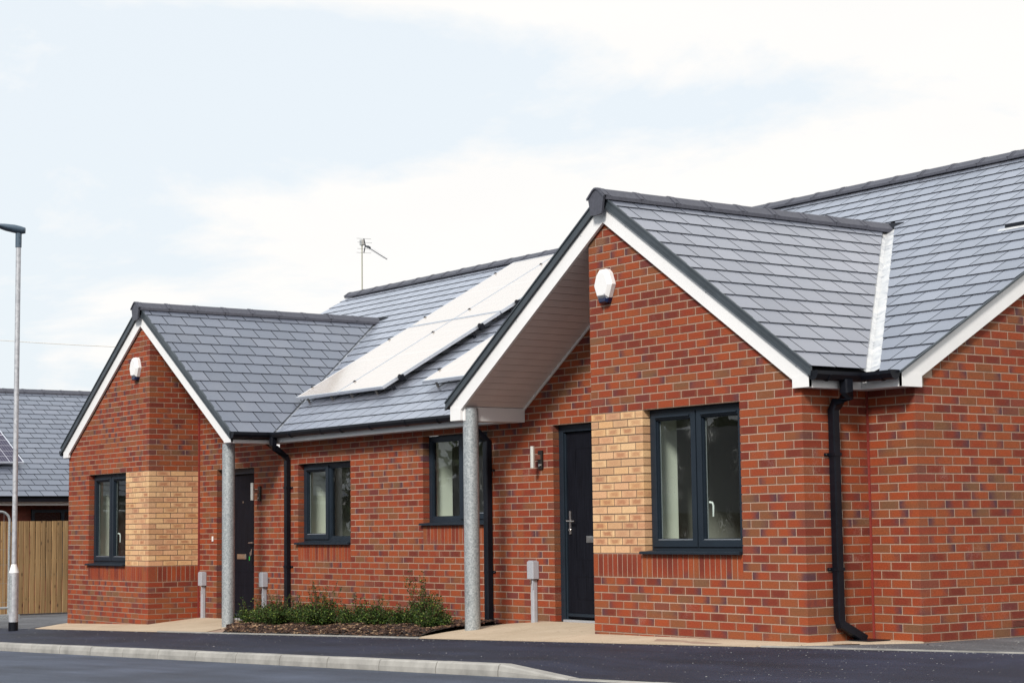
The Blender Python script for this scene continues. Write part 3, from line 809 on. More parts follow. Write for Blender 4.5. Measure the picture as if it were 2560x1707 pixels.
for a, za, hw in ((AR, ZA_R, ER), (AL, ZA_L, EL_)):
    HWX = hw
    c, s_ = 1 / cg, MG / cg
    fn = (lambda a, za, HWX, c, s_: (lambda s, t, d: (a + HWX - t * c - d * s_, s, za - MG * HWX + t * s_ + -d * c)))(a, za, hw, c, s_)
    def fn(s, t, d, a=a, za=za, hw=hw, c=c, s_=s_): return (a + hw - t * c - d * s_, s, za - MG * hw + t * s_ - d * c)
    L = hw * cg
    # valley line in (s=Y,t)
    p0 = (yv(za, hw), 0); p1 = (yv(za, 0), L)
    gap = .045 if a > -5 else .02
    def cl(rect, p0=p0, p1=p1, gap=gap):
        dx, dy = p1[0] - p0[0], p1[1] - p0[1]
        q = clip(rect, dy, -dx, dy * p0[0] - dx * p0[1] - gap * math.hypot(dx, dy)); return [q] if len(q) > 2 else []
    lay_slates(fn, -.072, 4.2, L, 13, .30, cl, -.06 if a > -5 else .04)
slate_single.sort(key=lambda t: -t[0])
smesh = {}
for i, (sz, fn, sc0, t0, gauge, col) in enumerate(slate_single):
    w = .144; t1 = gauge + .012
    if i < 300:
        key = (id(fn))
        O = Vector(fn(sc0, t0, 0)); 
        if key not in smesh:
            mb = MB(); O0 = O
            poly = [(sc0 - w, t0), (sc0 + w, t0), (sc0 + w, t0 + t1), (sc0 - w, t0 + t1)]
            slate_piece(mb, lambda s, t, d: tuple(Vector(fn(s, t, d)) - O0), poly, 0, 0, t0, gauge, col)
            smesh[key] = mb.mesh('slate', [M_SLI, M_SLE])
        o = bpy.data.objects.new('slate', smesh[key]); COL.objects.link(o); o.color = col; o.parent = roofo; o.location = O
    else:
        slate_piece(slates_joined, fn, [(sc0 - w, t0), (sc0 + w, t0), (sc0 + w, t0 + t1), (sc0 - w, t0 + t1)], 0, 0, t0, gauge, col)
slates_joined.build('slates', [M_SL, M_SLE], HOUSE, kind='stuff')
# left-facing slopes of the gables, hardly seen: one sheet each is the deck itself
# ridge tiles
prof = [(-.135, -.096), (-.135, -.066), (-.045, .010), (-.015, .022), (.015, .022), (.045, .010), (.135, -.066), (.135, -.102), (.118, -.102), (.0, -.012), (-.118, -.102)]
def ridge_meshes(axis, L=.45, e=.003, ang=1.0):
    out = []
    mb = MB(); f = (lambda a, b, d: (d, a, b)) if axis == 'x' else (lambda a, b, d: (a, d, b))
    n = len(prof)
    P = [(p[0], p[1] * ang) for p in prof]
    A = [f(p[0], p[1], e) for p in P]; B = [f(p[0], p[1], L - e) for p in P]
    for i in range(n):
        j = (i + 1) % n; mb.face([A[i], A[j], B[j], B[i]])
    for ring in (A, B):
        for tri in ((0, 1, 2, 10), (2, 3, 9, 10), (3, 4, 9), (4, 5, 9), (5, 6, 8, 9), (6, 7, 8)): mb.face([ring[q] for q in tri])
    # joint cover and nibs
    for (c0, c1, o_) in ((-.018, .026, .006), (.05, .062, .003)):
        Q = [(p[0] * 1.03, p[1] + o_) for p in P[1:7]]
        for i in range(5):
            q = [Q[i], Q[i + 1], P[i + 2], P[i + 1]]
            mb.prism(q, f, c0, c1)
    return mb.mesh('ridge_tile', M_RIDGE)
def ridge_run(axis, x0, x1, fixed, z, ang):
    me = ridge_meshes(axis, ang=ang); n = max(1, int(round((x1 - x0) / .45))); L = (x1 - x0) / n
    for i in range(n):
        o = bpy.data.objects.new('ridge_tile', me); COL.objects.link(o); o.parent = roofo
        o.location = (x0 + i * L, fixed, z + random.uniform(-.002, .002)) if axis == 'x' else (fixed, x0 + i * L, z + random.uniform(-.002, .002))
        o.scale = (L / .45, 1, 1) if axis == 'x' else (1, L / .45, 1)
ridge_run('x', X0m, X1m, YR, mainz(YR) + .045, .9)
ridge_run('y', -.10, yv(ZA_R, 0) - .02, AR, ZA_R + .035, 1.)
ridge_run('y', -.10, yv(ZA_L, 0) - .02, AL, ZA_L + .035, 1.)
for a, za in ((AR, ZA_R), (AL, ZA_L)):      # block ends of the gable ridges
    g = MB(); P = [(-.125, -.06), (-.045, .014), (0, .026), (.045, .014), (.125, -.06), (.10, -.165), (.085, -.235), (-.01, -.245), (-.085, -.235), (-.10, -.165)]
    g.prism([(a + x, za + .035 + z) for x, z in P], lambda x, z, d: (x, d, z), -.125, -.101)
    P2 = [(-.140, -.066), (-.047, .012), (-.015, .028), (.015, .028), (.047, .012), (.140, -.066), (.122, -.08), (0, .0), (-.122, -.08)]
    for i in range(5):
        q = [P2[i], P2[i + 1], (P2[i + 1][0] * .93, P2[i + 1][1] - .018), (P2[i][0] * .93, P2[i][1] - .018)]
        g.prism([(a + x, za + .035 + z) for x, z in q], lambda x, z, d: (x, d, z), -.137, -.1255)
    g.build('ridge_end_cap', M_RIDGE, HOUSE)
# bargeboards, feet, verge trim
def gable_trim(a, za, wl, wr, hwl, hwr):
    yb0, yb1 = -.042, -.012
    fn = lambda x, z, d: (x, d, z)
    TOP = .185
    for sg, w, hw in ((-1, wl, hwl), (1, wr, hwr)):
        g = MB()
        P = [(a + sg * .0008, HB), (a + sg * w, HB - SB * w), (a + sg * w, HB - SB * w + TOP), (a + sg * .0008, HB + TOP)]
        P = clip(P, 0, -1, -2.166); g.prism(P, fn, yb0, yb1)
        # foot
        xi, xo = a + sg * (w - .20), a + sg * w
        g2 = [(xi, 2.165), (xo, 2.165), (xo, HB - SB * w + TOP - .004), (xi, HB - SB * (w - .2) + .02)]
        g.prism(g2, fn, yb0 - .0025, yb1)
        for q in range(3):
            x = a + sg * (.35 + q * (w - .5) / 2); z = HB - SB * abs(x - a) + TOP * .8
            g.tube([(x, yb0 - .001, z), (x, yb0 - .0035, z)], .006, 8, mi=1)
        g.build('bargeboard', [M_WHITE, M_GREYBOX], HOUSE)
        # verge trim: a dark capping with a lip
        g = MB(); zt = za - HB
        P = [(a + sg * .001, HB + TOP + .002), (a + sg * hw, HB - SB * hw + TOP + .002), (a + sg * hw, za - MG * hw + .012), (a + sg * .001, za + .012)]
        g.prism(P, fn, -.066, -.046)
        P = [(a + sg * .001, za - .002), (a + sg * hw, za - MG * hw - .002), (a + sg * hw, za - MG * hw + .0165), (a + sg * .001, za + .0165)]
        g.prism(P, fn, -.0765, -.0665)
        P = [(a + sg * .001, HB + TOP - .004), (a + sg * hw, HB - SB * hw + TOP - .004), (a + sg * hw, HB - SB * hw + TOP + .022), (a + sg * .001, HB + TOP + .022)]
        g.prism(P, fn, -.0745, -.0668)
        g.build('verge_trim', M_VERGE, HOUSE)
gable_trim(AR, ZA_R, 2.715, 2.775, 2.78, 2.82)
gable_trim(AL, ZA_L, 2.81, 2.86, 2.86, 2.89)
# end verge facing right (main roof)
g = MB(); fn = lambda y, z, d: (XE + d, y, z)
def bl(y): return 2.235 + .575 * (y - .806)
for sg in (1, -1):
    Y = lambda y: y if sg > 0 else 2 * YR - y
    P = [(Y(.588), bl(.588)), (Y(YR), bl(YR)), (Y(YR), bl(YR) + .175), (Y(.588), bl(.588) + .175)]
    P = clip(P, 0, -1, -2.161); g = MB(); g.prism(P, fn, .012, .042)
    g.prism([(Y(.588), 2.16), (Y(.835), 2.16), (Y(.835), bl(.835) + .02), (Y(.588), bl(.588) + .17)], fn, .012, .0445)
    g.build('bargeboard', M_WHITE, HOUSE)
    g = MB(); P = [(Y(.56), bl(.56) + .178), (Y(YR), bl(YR) + .178), (Y(YR), mainz(YR) + .012), (Y(.56), mainz(.56) + .012)]
    g.prism(P, fn, .046, .062)
    P = [(Y(.56), mainz(.56) - .002), (Y(YR), mainz(YR) - .002), (Y(YR), mainz(YR) + .0165), (Y(.56), mainz(.56) + .0165)]
    g.prism(P, fn, .0625, .073)
    g.build('verge_trim', M_VERGE, HOUSE)
# porch soffits: boards running front to back, and the eaves beams
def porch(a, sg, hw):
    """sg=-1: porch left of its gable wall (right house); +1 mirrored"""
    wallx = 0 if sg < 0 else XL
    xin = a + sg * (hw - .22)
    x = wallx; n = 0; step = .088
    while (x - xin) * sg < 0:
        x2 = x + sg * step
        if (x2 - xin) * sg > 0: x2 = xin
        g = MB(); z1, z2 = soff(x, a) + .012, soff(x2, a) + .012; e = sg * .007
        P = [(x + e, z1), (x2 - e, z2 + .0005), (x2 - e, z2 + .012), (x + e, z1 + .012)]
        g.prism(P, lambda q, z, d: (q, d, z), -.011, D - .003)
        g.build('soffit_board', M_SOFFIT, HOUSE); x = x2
    g = MB(); z1 = soff(wallx, a) + .030; z2 = soff(xin, a) + .030
    P = [(wallx, z1), (xin, z2), (xin, z2 + .01), (wallx, z1 + .01)]; g.prism(P, lambda q, z, d: (q, d, z), -.011, D - .003)
    g.build('soffit_backing', M_CORE, HOUSE)
    g = MB(); g.prism([(xin, soff(xin, a) - .016), (xin - sg * .002, soff(xin - sg * .002, a) - .016), (wallx + sg * .002, soff(wallx, a) - .016), (wallx + sg * .002, soff(wallx, a) + .01), (xin, soff(xin, a) + .01)], lambda q, z, d: (q, d, z), D - .022, D - .004)
    g.build('soffit_edge_strip', M_WHITE, HOUSE)
    xo = a + sg * hw; g = MB()
    g.box(min(xin, xo), max(xin, xo), -.011, D - .003, 2.158, soff(xin, a) + .008); g.build('eaves_beam', M_WHITE, HOUSE)
porch(AR, -1, 2.70); porch(AL, 1, 2.86)
# fascias and soffits at the level eaves
g = MB(); xf0, xf1 = AL + 2.87, AR - 2.73
g.box(xf0, xf1, .585, .603, 2.160, 2.262); g.build('fascia', M_WHITE, HOUSE)
g = MB(); g.box(xf0, xf1, .6035, D - .002, 2.162, 2.172); g.build('soffit', M_WHITE, HOUSE)
g = MB(); g.box(AR + 2.775, XE + .010, .585, .603, 2.160, 2.262); g.build('fascia', M_WHITE, HOUSE)
g = MB(); g.box(2.93, XE + .010, .6035, D - .002, 2.162, 2.172); g.build('soffit', M_WHITE, HOUSE)
g = MB(); g.box(AR + 2.757, AR + 2.775, -.011, .584, 2.160, 2.262); g.build('fascia', M_WHITE, HOUSE)
g = MB(); g.box(2.93, AR + 2.756, -.011, .6, 2.1625, 2.172); g.build('soffit', M_WHITE, HOUSE)
g = MB(); g.box(AL - 2.81, AL - 2.795, -.011, D, 2.160, 2.262); g.box(AL - 2.794, xl0 - .002, -.011, D, 2.162, 2.172); g.build('fascia', M_WHITE, HOUSE)
# gutters
gp = [(-.055, .0), (-.055, -.03), (-.034, -.066), (.0, -.078), (.034, -.066), (.055, -.03), (.055, .0), (.047, .0), (.03, -.055), (-.03, -.055), (-.047, .0)]
def gutter(p0, p1, axis, caps=(True, True), unions=(), brk=()):
    g = MB(); f = (lambda a, b, d: (d, p0[1] + a, p0[2] + b)) if axis == 'x' else (lambda a, b, d: (p0[0] + a, d, p0[2] + b))
    i = 0 if axis == 'x' else 1
    n = len(gp)
    A = [f(a, b, p0[i]) for a, b in gp]; B = [f(a, b, p1[i]) for a, b in gp]
    for k in range(n):
        j = (k + 1) % n; g.face([A[k], A[j], B[j], B[k]])
    full = gp[:7]
    for c, on, sgn in ((p0[i], caps[0], -1), (p1[i], caps[1], 1)):
        if on:
            big = [(a * 1.09, b * 1.07 + .003) for a, b in full]; g.prism(big, f, c - .001, c + sgn * .006)
            g.prism([(a * 1.05, b * 1.04 + .001) for a, b in gp[0:3]] + [(a, b) for a, b in reversed(gp[0:3])], f, c - sgn * .028, c - sgn * .001)
    o = g.build('gutter', M_GUT, HOUSE)
    for u in unions:
        g = MB()
        for k in range(6):
            a, b = gp[k], gp[k + 1]; q = [(a[0] * 1.08, a[1] * 1.06), (b[0] * 1.08, b[1] * 1.06), b, a]; g.prism(q, f, u - .03, u + .03)
        g.build('gutter_union', M_GUT, o)
    for u in brk:
        g = MB()
        for k in range(1, 5):
            a, b = gp[k], gp[k + 1]; q = [(a[0] * 1.12, a[1] * 1.1), (b[0] * 1.12, b[1] * 1.1), b, a]; g.prism(q, f, u - .012, u + .012)
        g.build('gutter_bracket', M_GUT, o)
    return o
ZG = 2.292
gutter((AL + 2.93, .520, ZG), (AR - 2.80, .520, ZG), 'x', (False, True), unions=(-6.2, -4.2), brk=(-7.0, -5.7, -5.0, -3.5, -2.8))
gutter((AL + 2.925, -.06, ZG), (AL + 2.925, .56, ZG), 'y', (True, False), brk=(.2,))
gutter((AR + 2.84, -.055, ZG + .004), (AR + 2.84, .56, ZG + .004), 'y', (True, False), brk=(.1,))
gutter((AR + 2.86, .520, ZG + .004), (XE + .03, .520, ZG + .004), 'x', (False, True), brk=(3.38,))
gutter((AL - 2.875, -.055, ZG - .015), (AL - 2.875, .7, ZG - .015), 'y', (True, True))
# valleys
def valley_strip(a, za, sg, w1, w2, mt=None):
    g = MB(); n = 16; prev = None
    xs_ = [sg * (i / n) * (ER + .03 if a > -5 else EL_ + .03) for i in range(n + 1)]
    for i in range(n + 1):
        dx = abs(xs_[i]); x = a + xs_[i]; y = yv(za, dx); z = mainz(y)
        vd = Vector((sg, -MG / TM, 0)).normalized(); pn = Vector((-vd.y * -1, vd.x * 1, 0))
        # perpendicular in plan toward the main roof side
        pm = Vector((-vd.y, vd.x, 0)); pm = pm if (pm.x * sg) > 0 else -pm
        jit = random.uniform(-.004, .004)
        A = Vector((x, y, 0)) + pm * w1; A.z = mainz(A.y) - .017 + jit * .3
        B = Vector((x, y, z - .014 + jit * .3)); Cc = Vector((x, y, 0)) - pm * w2; Cc.z = za - MG * abs(Cc.x - a) - .017
        M1 = (A + B) / 2 + Vector((0, 0, .007 + jit))
        if prev:
            for q in range(3): g.face([prev[q], prev[q + 1], (A, M1, B, Cc)[q + 1], (A, M1, B, Cc)[q]])
        prev = (A, M1, B, Cc)
        if i in (5, 10, 14): 
            g.tube([A + Vector((0, 0, .003)), M1 + Vector((0, 0, .004)), B + Vector((0, 0, .003))], .004, 5)
    return g.build('valley_flashing', mt or M_LEAD, HOUSE, smooth=40)
valley_strip(AR, ZA_R, 1, .16, .09); valley_strip(AR, ZA_R, -1, .06, .05); valley_strip(AL, ZA_L, 1, .07, .05, plain('weathered_lead', (.36, .38, .42), .4, .5, 9, metal=.3)); valley_strip(AL, ZA_L, -1, .06, .05)
for a, za, sg in ((AR, ZA_R, 1), (AL, ZA_L, 1)):   # saddle at the head of each valley
    g = MB(); y = yv(za, 0)
    g.face([(a - .05, y - .06, za + .045), (a + .16, y - .03, za - .03), (a + .20, y + .07, mainz(y + .07) + .014), (a - .02, y + .10, mainz(y + .10) + .014)])
    g.face([(a - .05, y - .06, za + .02), (a + .16, y - .03, za - .05), (a + .20, y + .07, mainz(y + .07) + .006), (a - .02, y + .10, mainz(y + .10) + .006)])
    g.build('saddle_flashing', M_GUT, HOUSE)
# small roof vent on the right
vent = MB()
O = lambda x, y, h: (x, y, mainz(y) + h)
vent.face([O(2.36, 3.29, .012), O(2.98, 3.29, .012), O(2.98, 3.33, .016), O(2.36, 3.33, .016)], mi=0)
for x0, x1, y0, y1, h0, h1, mi in ((2.42, 2.95, 3.335, 3.60, .012, .05, 1),):
    vent.face([O(x0, y0, h0), O(x1, y0, h0), O(x1, y0 + .01, h1), O(x0, y0 + .01, h1)], mi=1)
    vent.face([O(x0, y0 + .01, h1), O(x1, y0 + .01, h1), O(x1, y1, h0), O(x0, y1, h0)], mi=2)
    vent.face([O(x0, y0, h0), O(x0, y0 + .01, h1), O(x0, y1, h0)], mi=1)
vent.build('roof_vent', [M_LEAD, M_GUT, M_SL], HOUSE)

# porch posts
for (px_, py_, zt, cur) in ((-2.22, .08, soff(-2.22, AR) + .01, 0), (-7.925, .08, 2.157, 0)):
    zb = gz(px_, py_)
    g = MB(); g.tube([(px_, py_, zb - .1), (px_, py_, zt)], .084, 28)
    o = g.build('porch_post', M_GALV, HOUSE, smooth=40)
    g = MB(); g.tube([(px_, py_, zb - .05), (px_, py_, zb + .0095)], .0875, 28); g.build('post_collar', M_GALV, o, smooth=40)

# downpipes (square section)
def downpipe(pts, w=.034, clips=(), axis='x', outdir=1):
    g = MB()
    P = [Vector(p) for p in pts]
    n = len(P); rings = []
    for i, p in enumerate(P):
        t = (P[min(i + 1, n - 1)] - P[max(i - 1, 0)]).normalized()
        a = Vector((0, 1, 0)) if axis == 'x' else Vector((1, 0, 0))
        if abs(t.dot(a)) > .8: a = Vector((1, 0, 0)) if axis == 'x' else Vector((0, 1, 0))
        b = t.cross(a).normalized(); a = b.cross(t).normalized()
        k = .009
        cs = [(-1, -1 + .25), (-1, 1 - .25), (-1 + .25, 1), (1 - .25, 1), (1, 1 - .25), (1, -1 + .25), (1 - .25, -1), (-1 + .25, -1)]
        w_ = w * (1.18 if i < 4 and n > 3 else 1); rings.append([p + a * u * w_ + b * v * w_ for u, v in cs])
    for i in range(n - 1):
        for k in range(8):
            j = (k + 1) % 8; g.face([rings[i][k], rings[i][j], rings[i + 1][j], rings[i + 1][k]])
    g.face(rings[0]); g.face(rings[-1][::-1])
    o = g.build('downpipe', M_GUT, HOUSE, smooth=35)
    for (c, s_) in clips:
        g = MB(); c = Vector(c)
        if axis == 'x':
            g.obox(c, (w + .004, 0, 0), (0, w + .004, 0), (0, 0, .014)); e = c + Vector((s_ * (w + .026), .034, 0)); g.obox(e, (.026, 0, 0), (0, .004, 0), (0, 0, .012)); g.tube([e + Vector((s_ * .006, -.004, 0)), e + Vector((s_ * .006, -.010, 0))], .006, 8, 1)
        else:
            g.obox(c, (w + .004, 0, 0), (0, w + .004, 0), (0, 0, .014)); e = c + Vector((-.034, s_ * (w + .026), 0)); g.obox(e, (.004, 0, 0), (0, .026, 0), (0, 0, .012)); g.tube([e + Vector((.004, s_ * .006, 0)), e + Vector((.010, s_ * .006, 0))], .006, 8, 1)
        g.build('pipe_clip', [M_GUT, M_STEEL], o)
    return o
yw = D - .042
downpipe([(-7.50, .515, 2.235), (-7.50, .515, 2.13), (-7.50, .55, 2.09), (-7.53, yw - .03, 1.985), (-7.535, yw, 1.93), (-7.535, yw, gz(-7.5, .74) - .05)], clips=(((-7.535, yw, 1.57), 1), ((-7.535, yw, .53), 1)))
downpipe([(-2.87, .515, 2.235), (-2.87, .53, 2.14), (-2.87, yw, 1.98), (-2.87, yw, gz(-2.87, .74) - .05)], clips=(((-2.87, yw, 1.65), 1), ((-2.87, yw, .515), 1)))
xw = 2.925 + .044
downpipe([(AR + 2.845, .33, 2.235), (AR + 2.845, .33, 2.13), (AR + 2.83, .36, 2.10), (xw + .03, .345, 2.04), (xw, .33, 1.98), (xw, .33, .20), (xw, .345, .15), (xw + .02, .50, .065), (xw + .03, .59, .018)], w=.039, clips=(((xw, .33, 1.60), -1), ((xw, .33, .62), -1)), axis='y')
g = MB(); g.box(2.96, 3.20, .44, .70, gz(3.1, .5) + .0095, gz(3.1, .5) + .018); g.build('drain_cover', M_GUT, kind='structure')

# ------------------------------------------------------------------ windows
def window(name_x0, x1, z0, z1, yf, flip=False, sashes=(1, 1), small=False, handle=None):
    """front frame face at yf (depth +Y)"""
    x0 = name_x0; y0 = yf + .085; W = empty('window', (0, 0, 0)); W.parent = HOUSE
    g = MB(); fw = .058; zs = z0 + .028
    def ring(g, a, b, c, d, w, ya, yb, e=0):   # mitred rectangular ring
        for q in ([(a, c), (b, c), (b - w, c + w), (a + w, c + w)], [(b, c), (b, d), (b - w, d - w), (b - w, c + w)], [(b, d), (a, d), (a + w, d - w), (b - w, d - w)], [(a, d), (a, c), (a + w, c + w), (a + w, d - w)]):
            g.prism(q, lambda x, z, dd: (x, dd, z), ya, yb)
    ring(g, x0 + .004, x1 - .004, zs, z1 - .003, fw, y0, y0 + .07)
    xm = (x0 + x1) / 2
    g.box(xm - .03, xm + .03, y0 + .0015, y0 + .07, zs + fw + .001, z1 - fw - .004)
    g.build('frame', M_FRAME, W, bevel=.003)
    panes = ((x0 + fw + .004, xm - .03), (xm + .03, x1 - fw - .004))
    for i, (a, b) in enumerate(panes):
        c, d = zs + fw, z1 - fw - .003
        if sashes[i]:
            a2, b2, c2, d2 = a - .026, b + .022 if i == 0 else b + .026, c - .026, d + .026
            if i == 1: a2 = a - .022
            g = MB(); ring(g, a2, b2, c2, d2, .066, y0 - .016, y0 + .05)
            sa = g.build('sash', M_FRAME, W, bevel=.004)
            g = MB()
            ia, ib, ic, id_ = a2 + .066, b2 - .066, c2 + .066, d2 - .066
            ring(g, ia, ib, ic, id_, .012, y0 + .004, y0 + .03)
            g.box(ia + .001, ib - .001, y0 - .006, y0 + .003, ic - .004, ic + .004, mi=1)
            g.build('glazing_bead', [M_FRAME, M_SILVER], sa)
            g = MB(); zv = d2 - .052
            g.box(a2 + .075, b2 - .075, y0 - .030, y0 - .0165, zv, zv + .018); g.box(a2 + .072, b2 - .072, y0 - .034, y0 - .0305, zv + .004, zv + .014)
            g.build('trickle_vent', M_FRAME, sa, bevel=.003)
            ga, gb, gc, gd = ia + .010, ib - .010, ic + .010, id_ - .010
            g = MB(); g.box(gb - .006, gb + .0, y0 + .034, y0 + .040, gc, gd); g.build('spacer_bar', M_SILVER, sa)
            g = MB(); g.box(ga, ga + .006, y0 + .034, y0 + .040, gc, gd); g.build('spacer_bar', M_SILVER, sa)
            if handle == i:
                g = MB(); hx = a2 + .045; hz = c2 + (d2 - c2) * .22
                g.tube([(hx + .03, y0 + .06, hz + .13), (hx + .055, y0 + .075, hz + .125), (hx + .062, y0 + .08, hz + .10), (hx + .06, y0 + .08, hz)], [.012, .011, .010, .008], 8)
                g.build('window_handle', M_WHITE, sa, smooth=50)
        else:
            g = MB(); ring(g, a, b, c, d, .016, y0 + .010, y0 + .035)
            g.build('glazing_bead', M_FRAME, W)
            ga, gb, gc, gd = a + .014, b - .014, c + .014, d - .014
        g = MB(); g.face([(ga, y0 + .028, gc), (gb, y0 + .028, gc), (gb, y0 + .028, gd), (ga, y0 + .028, gd)])
        g.build('pane', M_GLASS, W)
    # sill
    g = MB(); P = [(-.045, -.004), (-.045, .016), (-.038, .020), (.084, .030), (.084, -.004)]
    g.prism([(p[0], z0 + p[1]) for p in P], lambda y, z, d: (d, yf + y, z), x0 - .035, x1 - .006 if x1 > -100 else x1)
    g.prism([(p[0] - .002, z0 + p[1] * 1.0) for p in [(-.046, -.007), (-.046, .019), (-.02, .024), (-.02, -.007)]], lambda y, z, d: (d, yf + y, z), x1 - .0055, x1 + .002)
    g.build('sill', M_FRAME, W)
    # inner reveal and the room
    g = MB(); ya, yb = y0 + .071, yf + .42
    g.face([(x0, ya, z0), (x0, yb, z0), (x0, yb, z1), (x0, ya, z1)]); g.face([(x1, ya, z0), (x1, yb, z0), (x1, yb, z1), (x1, ya, z1)])
    g.face([(x0, ya, z0), (x1, ya, z0), (x1, yb, z0), (x0, yb, z0)]); g.face([(x0, ya, z1), (x1, ya, z1), (x1, yb, z1), (x0, yb, z1)])
    g.build('inner_reveal', M_PLASTER, W)
    g = MB(); X0, X1, Y1, Zb, Zt = x0 - .35, x1 + .35, yf + 2.9, z0 - .6, z1 + .06
    X0 = max(X0, x0 - .3)
    g.face([(X0, yb, Zb), (X0, Y1, Zb), (X0, Y1, Zt), (X0, yb, Zt)]); g.face([(X1, yb, Zb), (X1, Y1, Zb), (X1, Y1, Zt), (X1, yb, Zt)])
    g.face([(X0, Y1, Zb), (X1, Y1, Zb), (X1, Y1, Zt), (X0, Y1, Zt)]); g.face([(X0, yb, Zt), (X1, yb, Zt), (X1, Y1, Zt), (X0, Y1, Zt)])
    g.face([(X0, yb, Zb), (X1, yb, Zb), (X1, Y1, Zb), (X0, Y1, Zb)], mi=1)
    for a, b, c, d in ((X0, x0, Zb, Zt), (x1, X1, Zb, Zt), (x0, x1, Zb, z0), (x0, x1, z1, Zt)):
        g.face([(a, yb, c), (b, yb, c), (b, yb, d), (a, yb, d)])
    g.build('room', [M_ROOM, M_ROOMFLOOR], W)
    return W
window(.7875, 2.1375, .75, 2.10, 0, handle=1)
window(XL - 2.1375, XL - .7875, .525, 1.875, 0, handle=1)
window(-7.3125, -5.9625, .825, 1.875, D, sashes=(1, 0))
window(-4.275, -2.925, 1.05, 2.10, D, sashes=(0, 1))

# ------------------------------------------------------------------ doors
def door(x0, x1, z0, z1, hinge_right, sgn):
    W = empty('door', (0, 0, 0)); W.parent = HOUSE; y0 = D + .075
    g = MB(); fw = .075
    f = lambda x, z, d: (x, d, z)
    a, b, c, d = x0 + .004, x1 - .004, z0 + .006, z1 - .004
    for q in ([(a, c), (a + fw, c), (a + fw, d - fw), (a, d)], [(b - fw, c), (b, c), (b, d), (b - fw, d - fw)], [(a, d), (a + fw, d - fw), (b - fw, d - fw), (b, d)]):
        g.prism(q, f, y0, y0 + .075)
    for q in ([(a + fw + .001, c), (a + fw + .020, c), (a + fw + .020, d - fw - .020), (a + fw + .001, d - fw - .001)], [(b - fw - .020, c), (b - fw - .001, c), (b - fw - .001, d - fw - .001), (b - fw - .020, d - fw - .020)]):
        g.prism(q, f, y0 + .018, y0 + .07)
    g.build('door_frame', M_FRAME, W, bevel=.004)
    la, lb, lc, ld = a + fw + .021, b - fw - .021, c + .035, d - fw - .006
    g = MB(); g.box(la, lb, y0 + .035, y0 + .079, lc, ld)
    leaf = g.build('door_leaf', M_DOOR, W, bevel=.003)
    g = MB(); pw = (lb - la)
    for (p0, p1, r0, r1) in ((la + .13, lb - .13, lc + .20, lc + .46), (la + .13, lb - .13, lc + .62, ld - .16)):
        for q in ([(p0, r0), (p1, r0), (p1 - .02, r0 + .02), (p0 + .02, r0 + .02)], [(p1, r0), (p1, r1), (p1 - .02, r1 - .02), (p1 - .02, r0 + .02)], [(p1, r1), (p0, r1), (p0 + .02, r1 - .02), (p1 - .02, r1 - .02)], [(p0, r1), (p0, r0), (p0 + .02, r0 + .02), (p0 + .02, r1 - .02)]):
            g.prism(q, f, y0 + .0315, y0 + .0345)
    g.build('panel_moulding', M_DOOR, leaf)
    # threshold
    g = MB(); g.box(a + fw, b - fw, y0 - .03, y0 + .034, z0 + .002, z0 + .026); g.build('threshold', M_SILVER, W)
    g = MB(); g.box(la + .01, lb - .01, y0 + .005, y0 + .0345, lc + .02, lc + .05); g.build('weather_bar', M_FRAME, leaf)
    hx = la + .055 if sgn < 0 else lb - .055; hz = z0 + 1.07
    g = MB(); g.box(hx - .016, hx + .016, y0 + .022, y0 + .0345, hz - .14, hz + .105)
    g.tube([(hx, y0 + .03, hz), (hx, y0 - .012, hz)], .010, 10); g.tube([(hx - sgn * -.012, y0 - .014, hz), (hx - sgn * .125, y0 - .014, hz - .004)], [.011, .008], 10)
    g.tube([(hx, y0 + .022, hz - .095), (hx, y0 + .008, hz - .095)], .013, 10)
    g.build('door_handle', M_STEEL, leaf, smooth=35)
    cx = (la + lb) / 2
    g = MB(); g.box(cx - .135, cx + .135, y0 + .026, y0 + .0345, z0 + .84, z0 + .91); g.box(cx - .11, cx + .11, y0 + .022, y0 + .0255, z0 + .852, z0 + .898)
    g.build('letter_plate', M_STEEL, leaf, bevel=.002)
    sx_ = cx + .04
    g = MB(); g.tube([(sx_, y0 + .035, z0 + 1.63), (sx_, y0 + .026, z0 + 1.63)], .013, 14); g.build('spyhole', M_STEEL, leaf)
    return hx, y0, hz
door(-1.6875, -.5625, 0, 2.10, True, -1)
hx, hy, hz = door(-9.675, -8.55, -.225, 1.875, False, 1)
# backing behind the doors so that no daylight shows
g = MB(); g.box(-1.75, -.5, D + .16, D + .20, -.1, 2.2); g.build('hall_lining', M_CORE, HOUSE)
g = MB(); g.box(-9.75, -8.5, D + .16, D + .20, -.35, 2.0); g.build('hall_lining', M_CORE, HOUSE)
# vent brick low on the end wall
g = MB(); g.box(XE - .006, XE + .003, 1.93, 2.145, .083, .145)
for i in range(5): g.box(XE + .0035, XE + .0085, 1.94, 2.135, .088 + i * .0112, .088 + i * .0112 + .005)
g.build('air_brick', plain('terracotta_vent', (.16, .04, .025), .7), HOUSE)

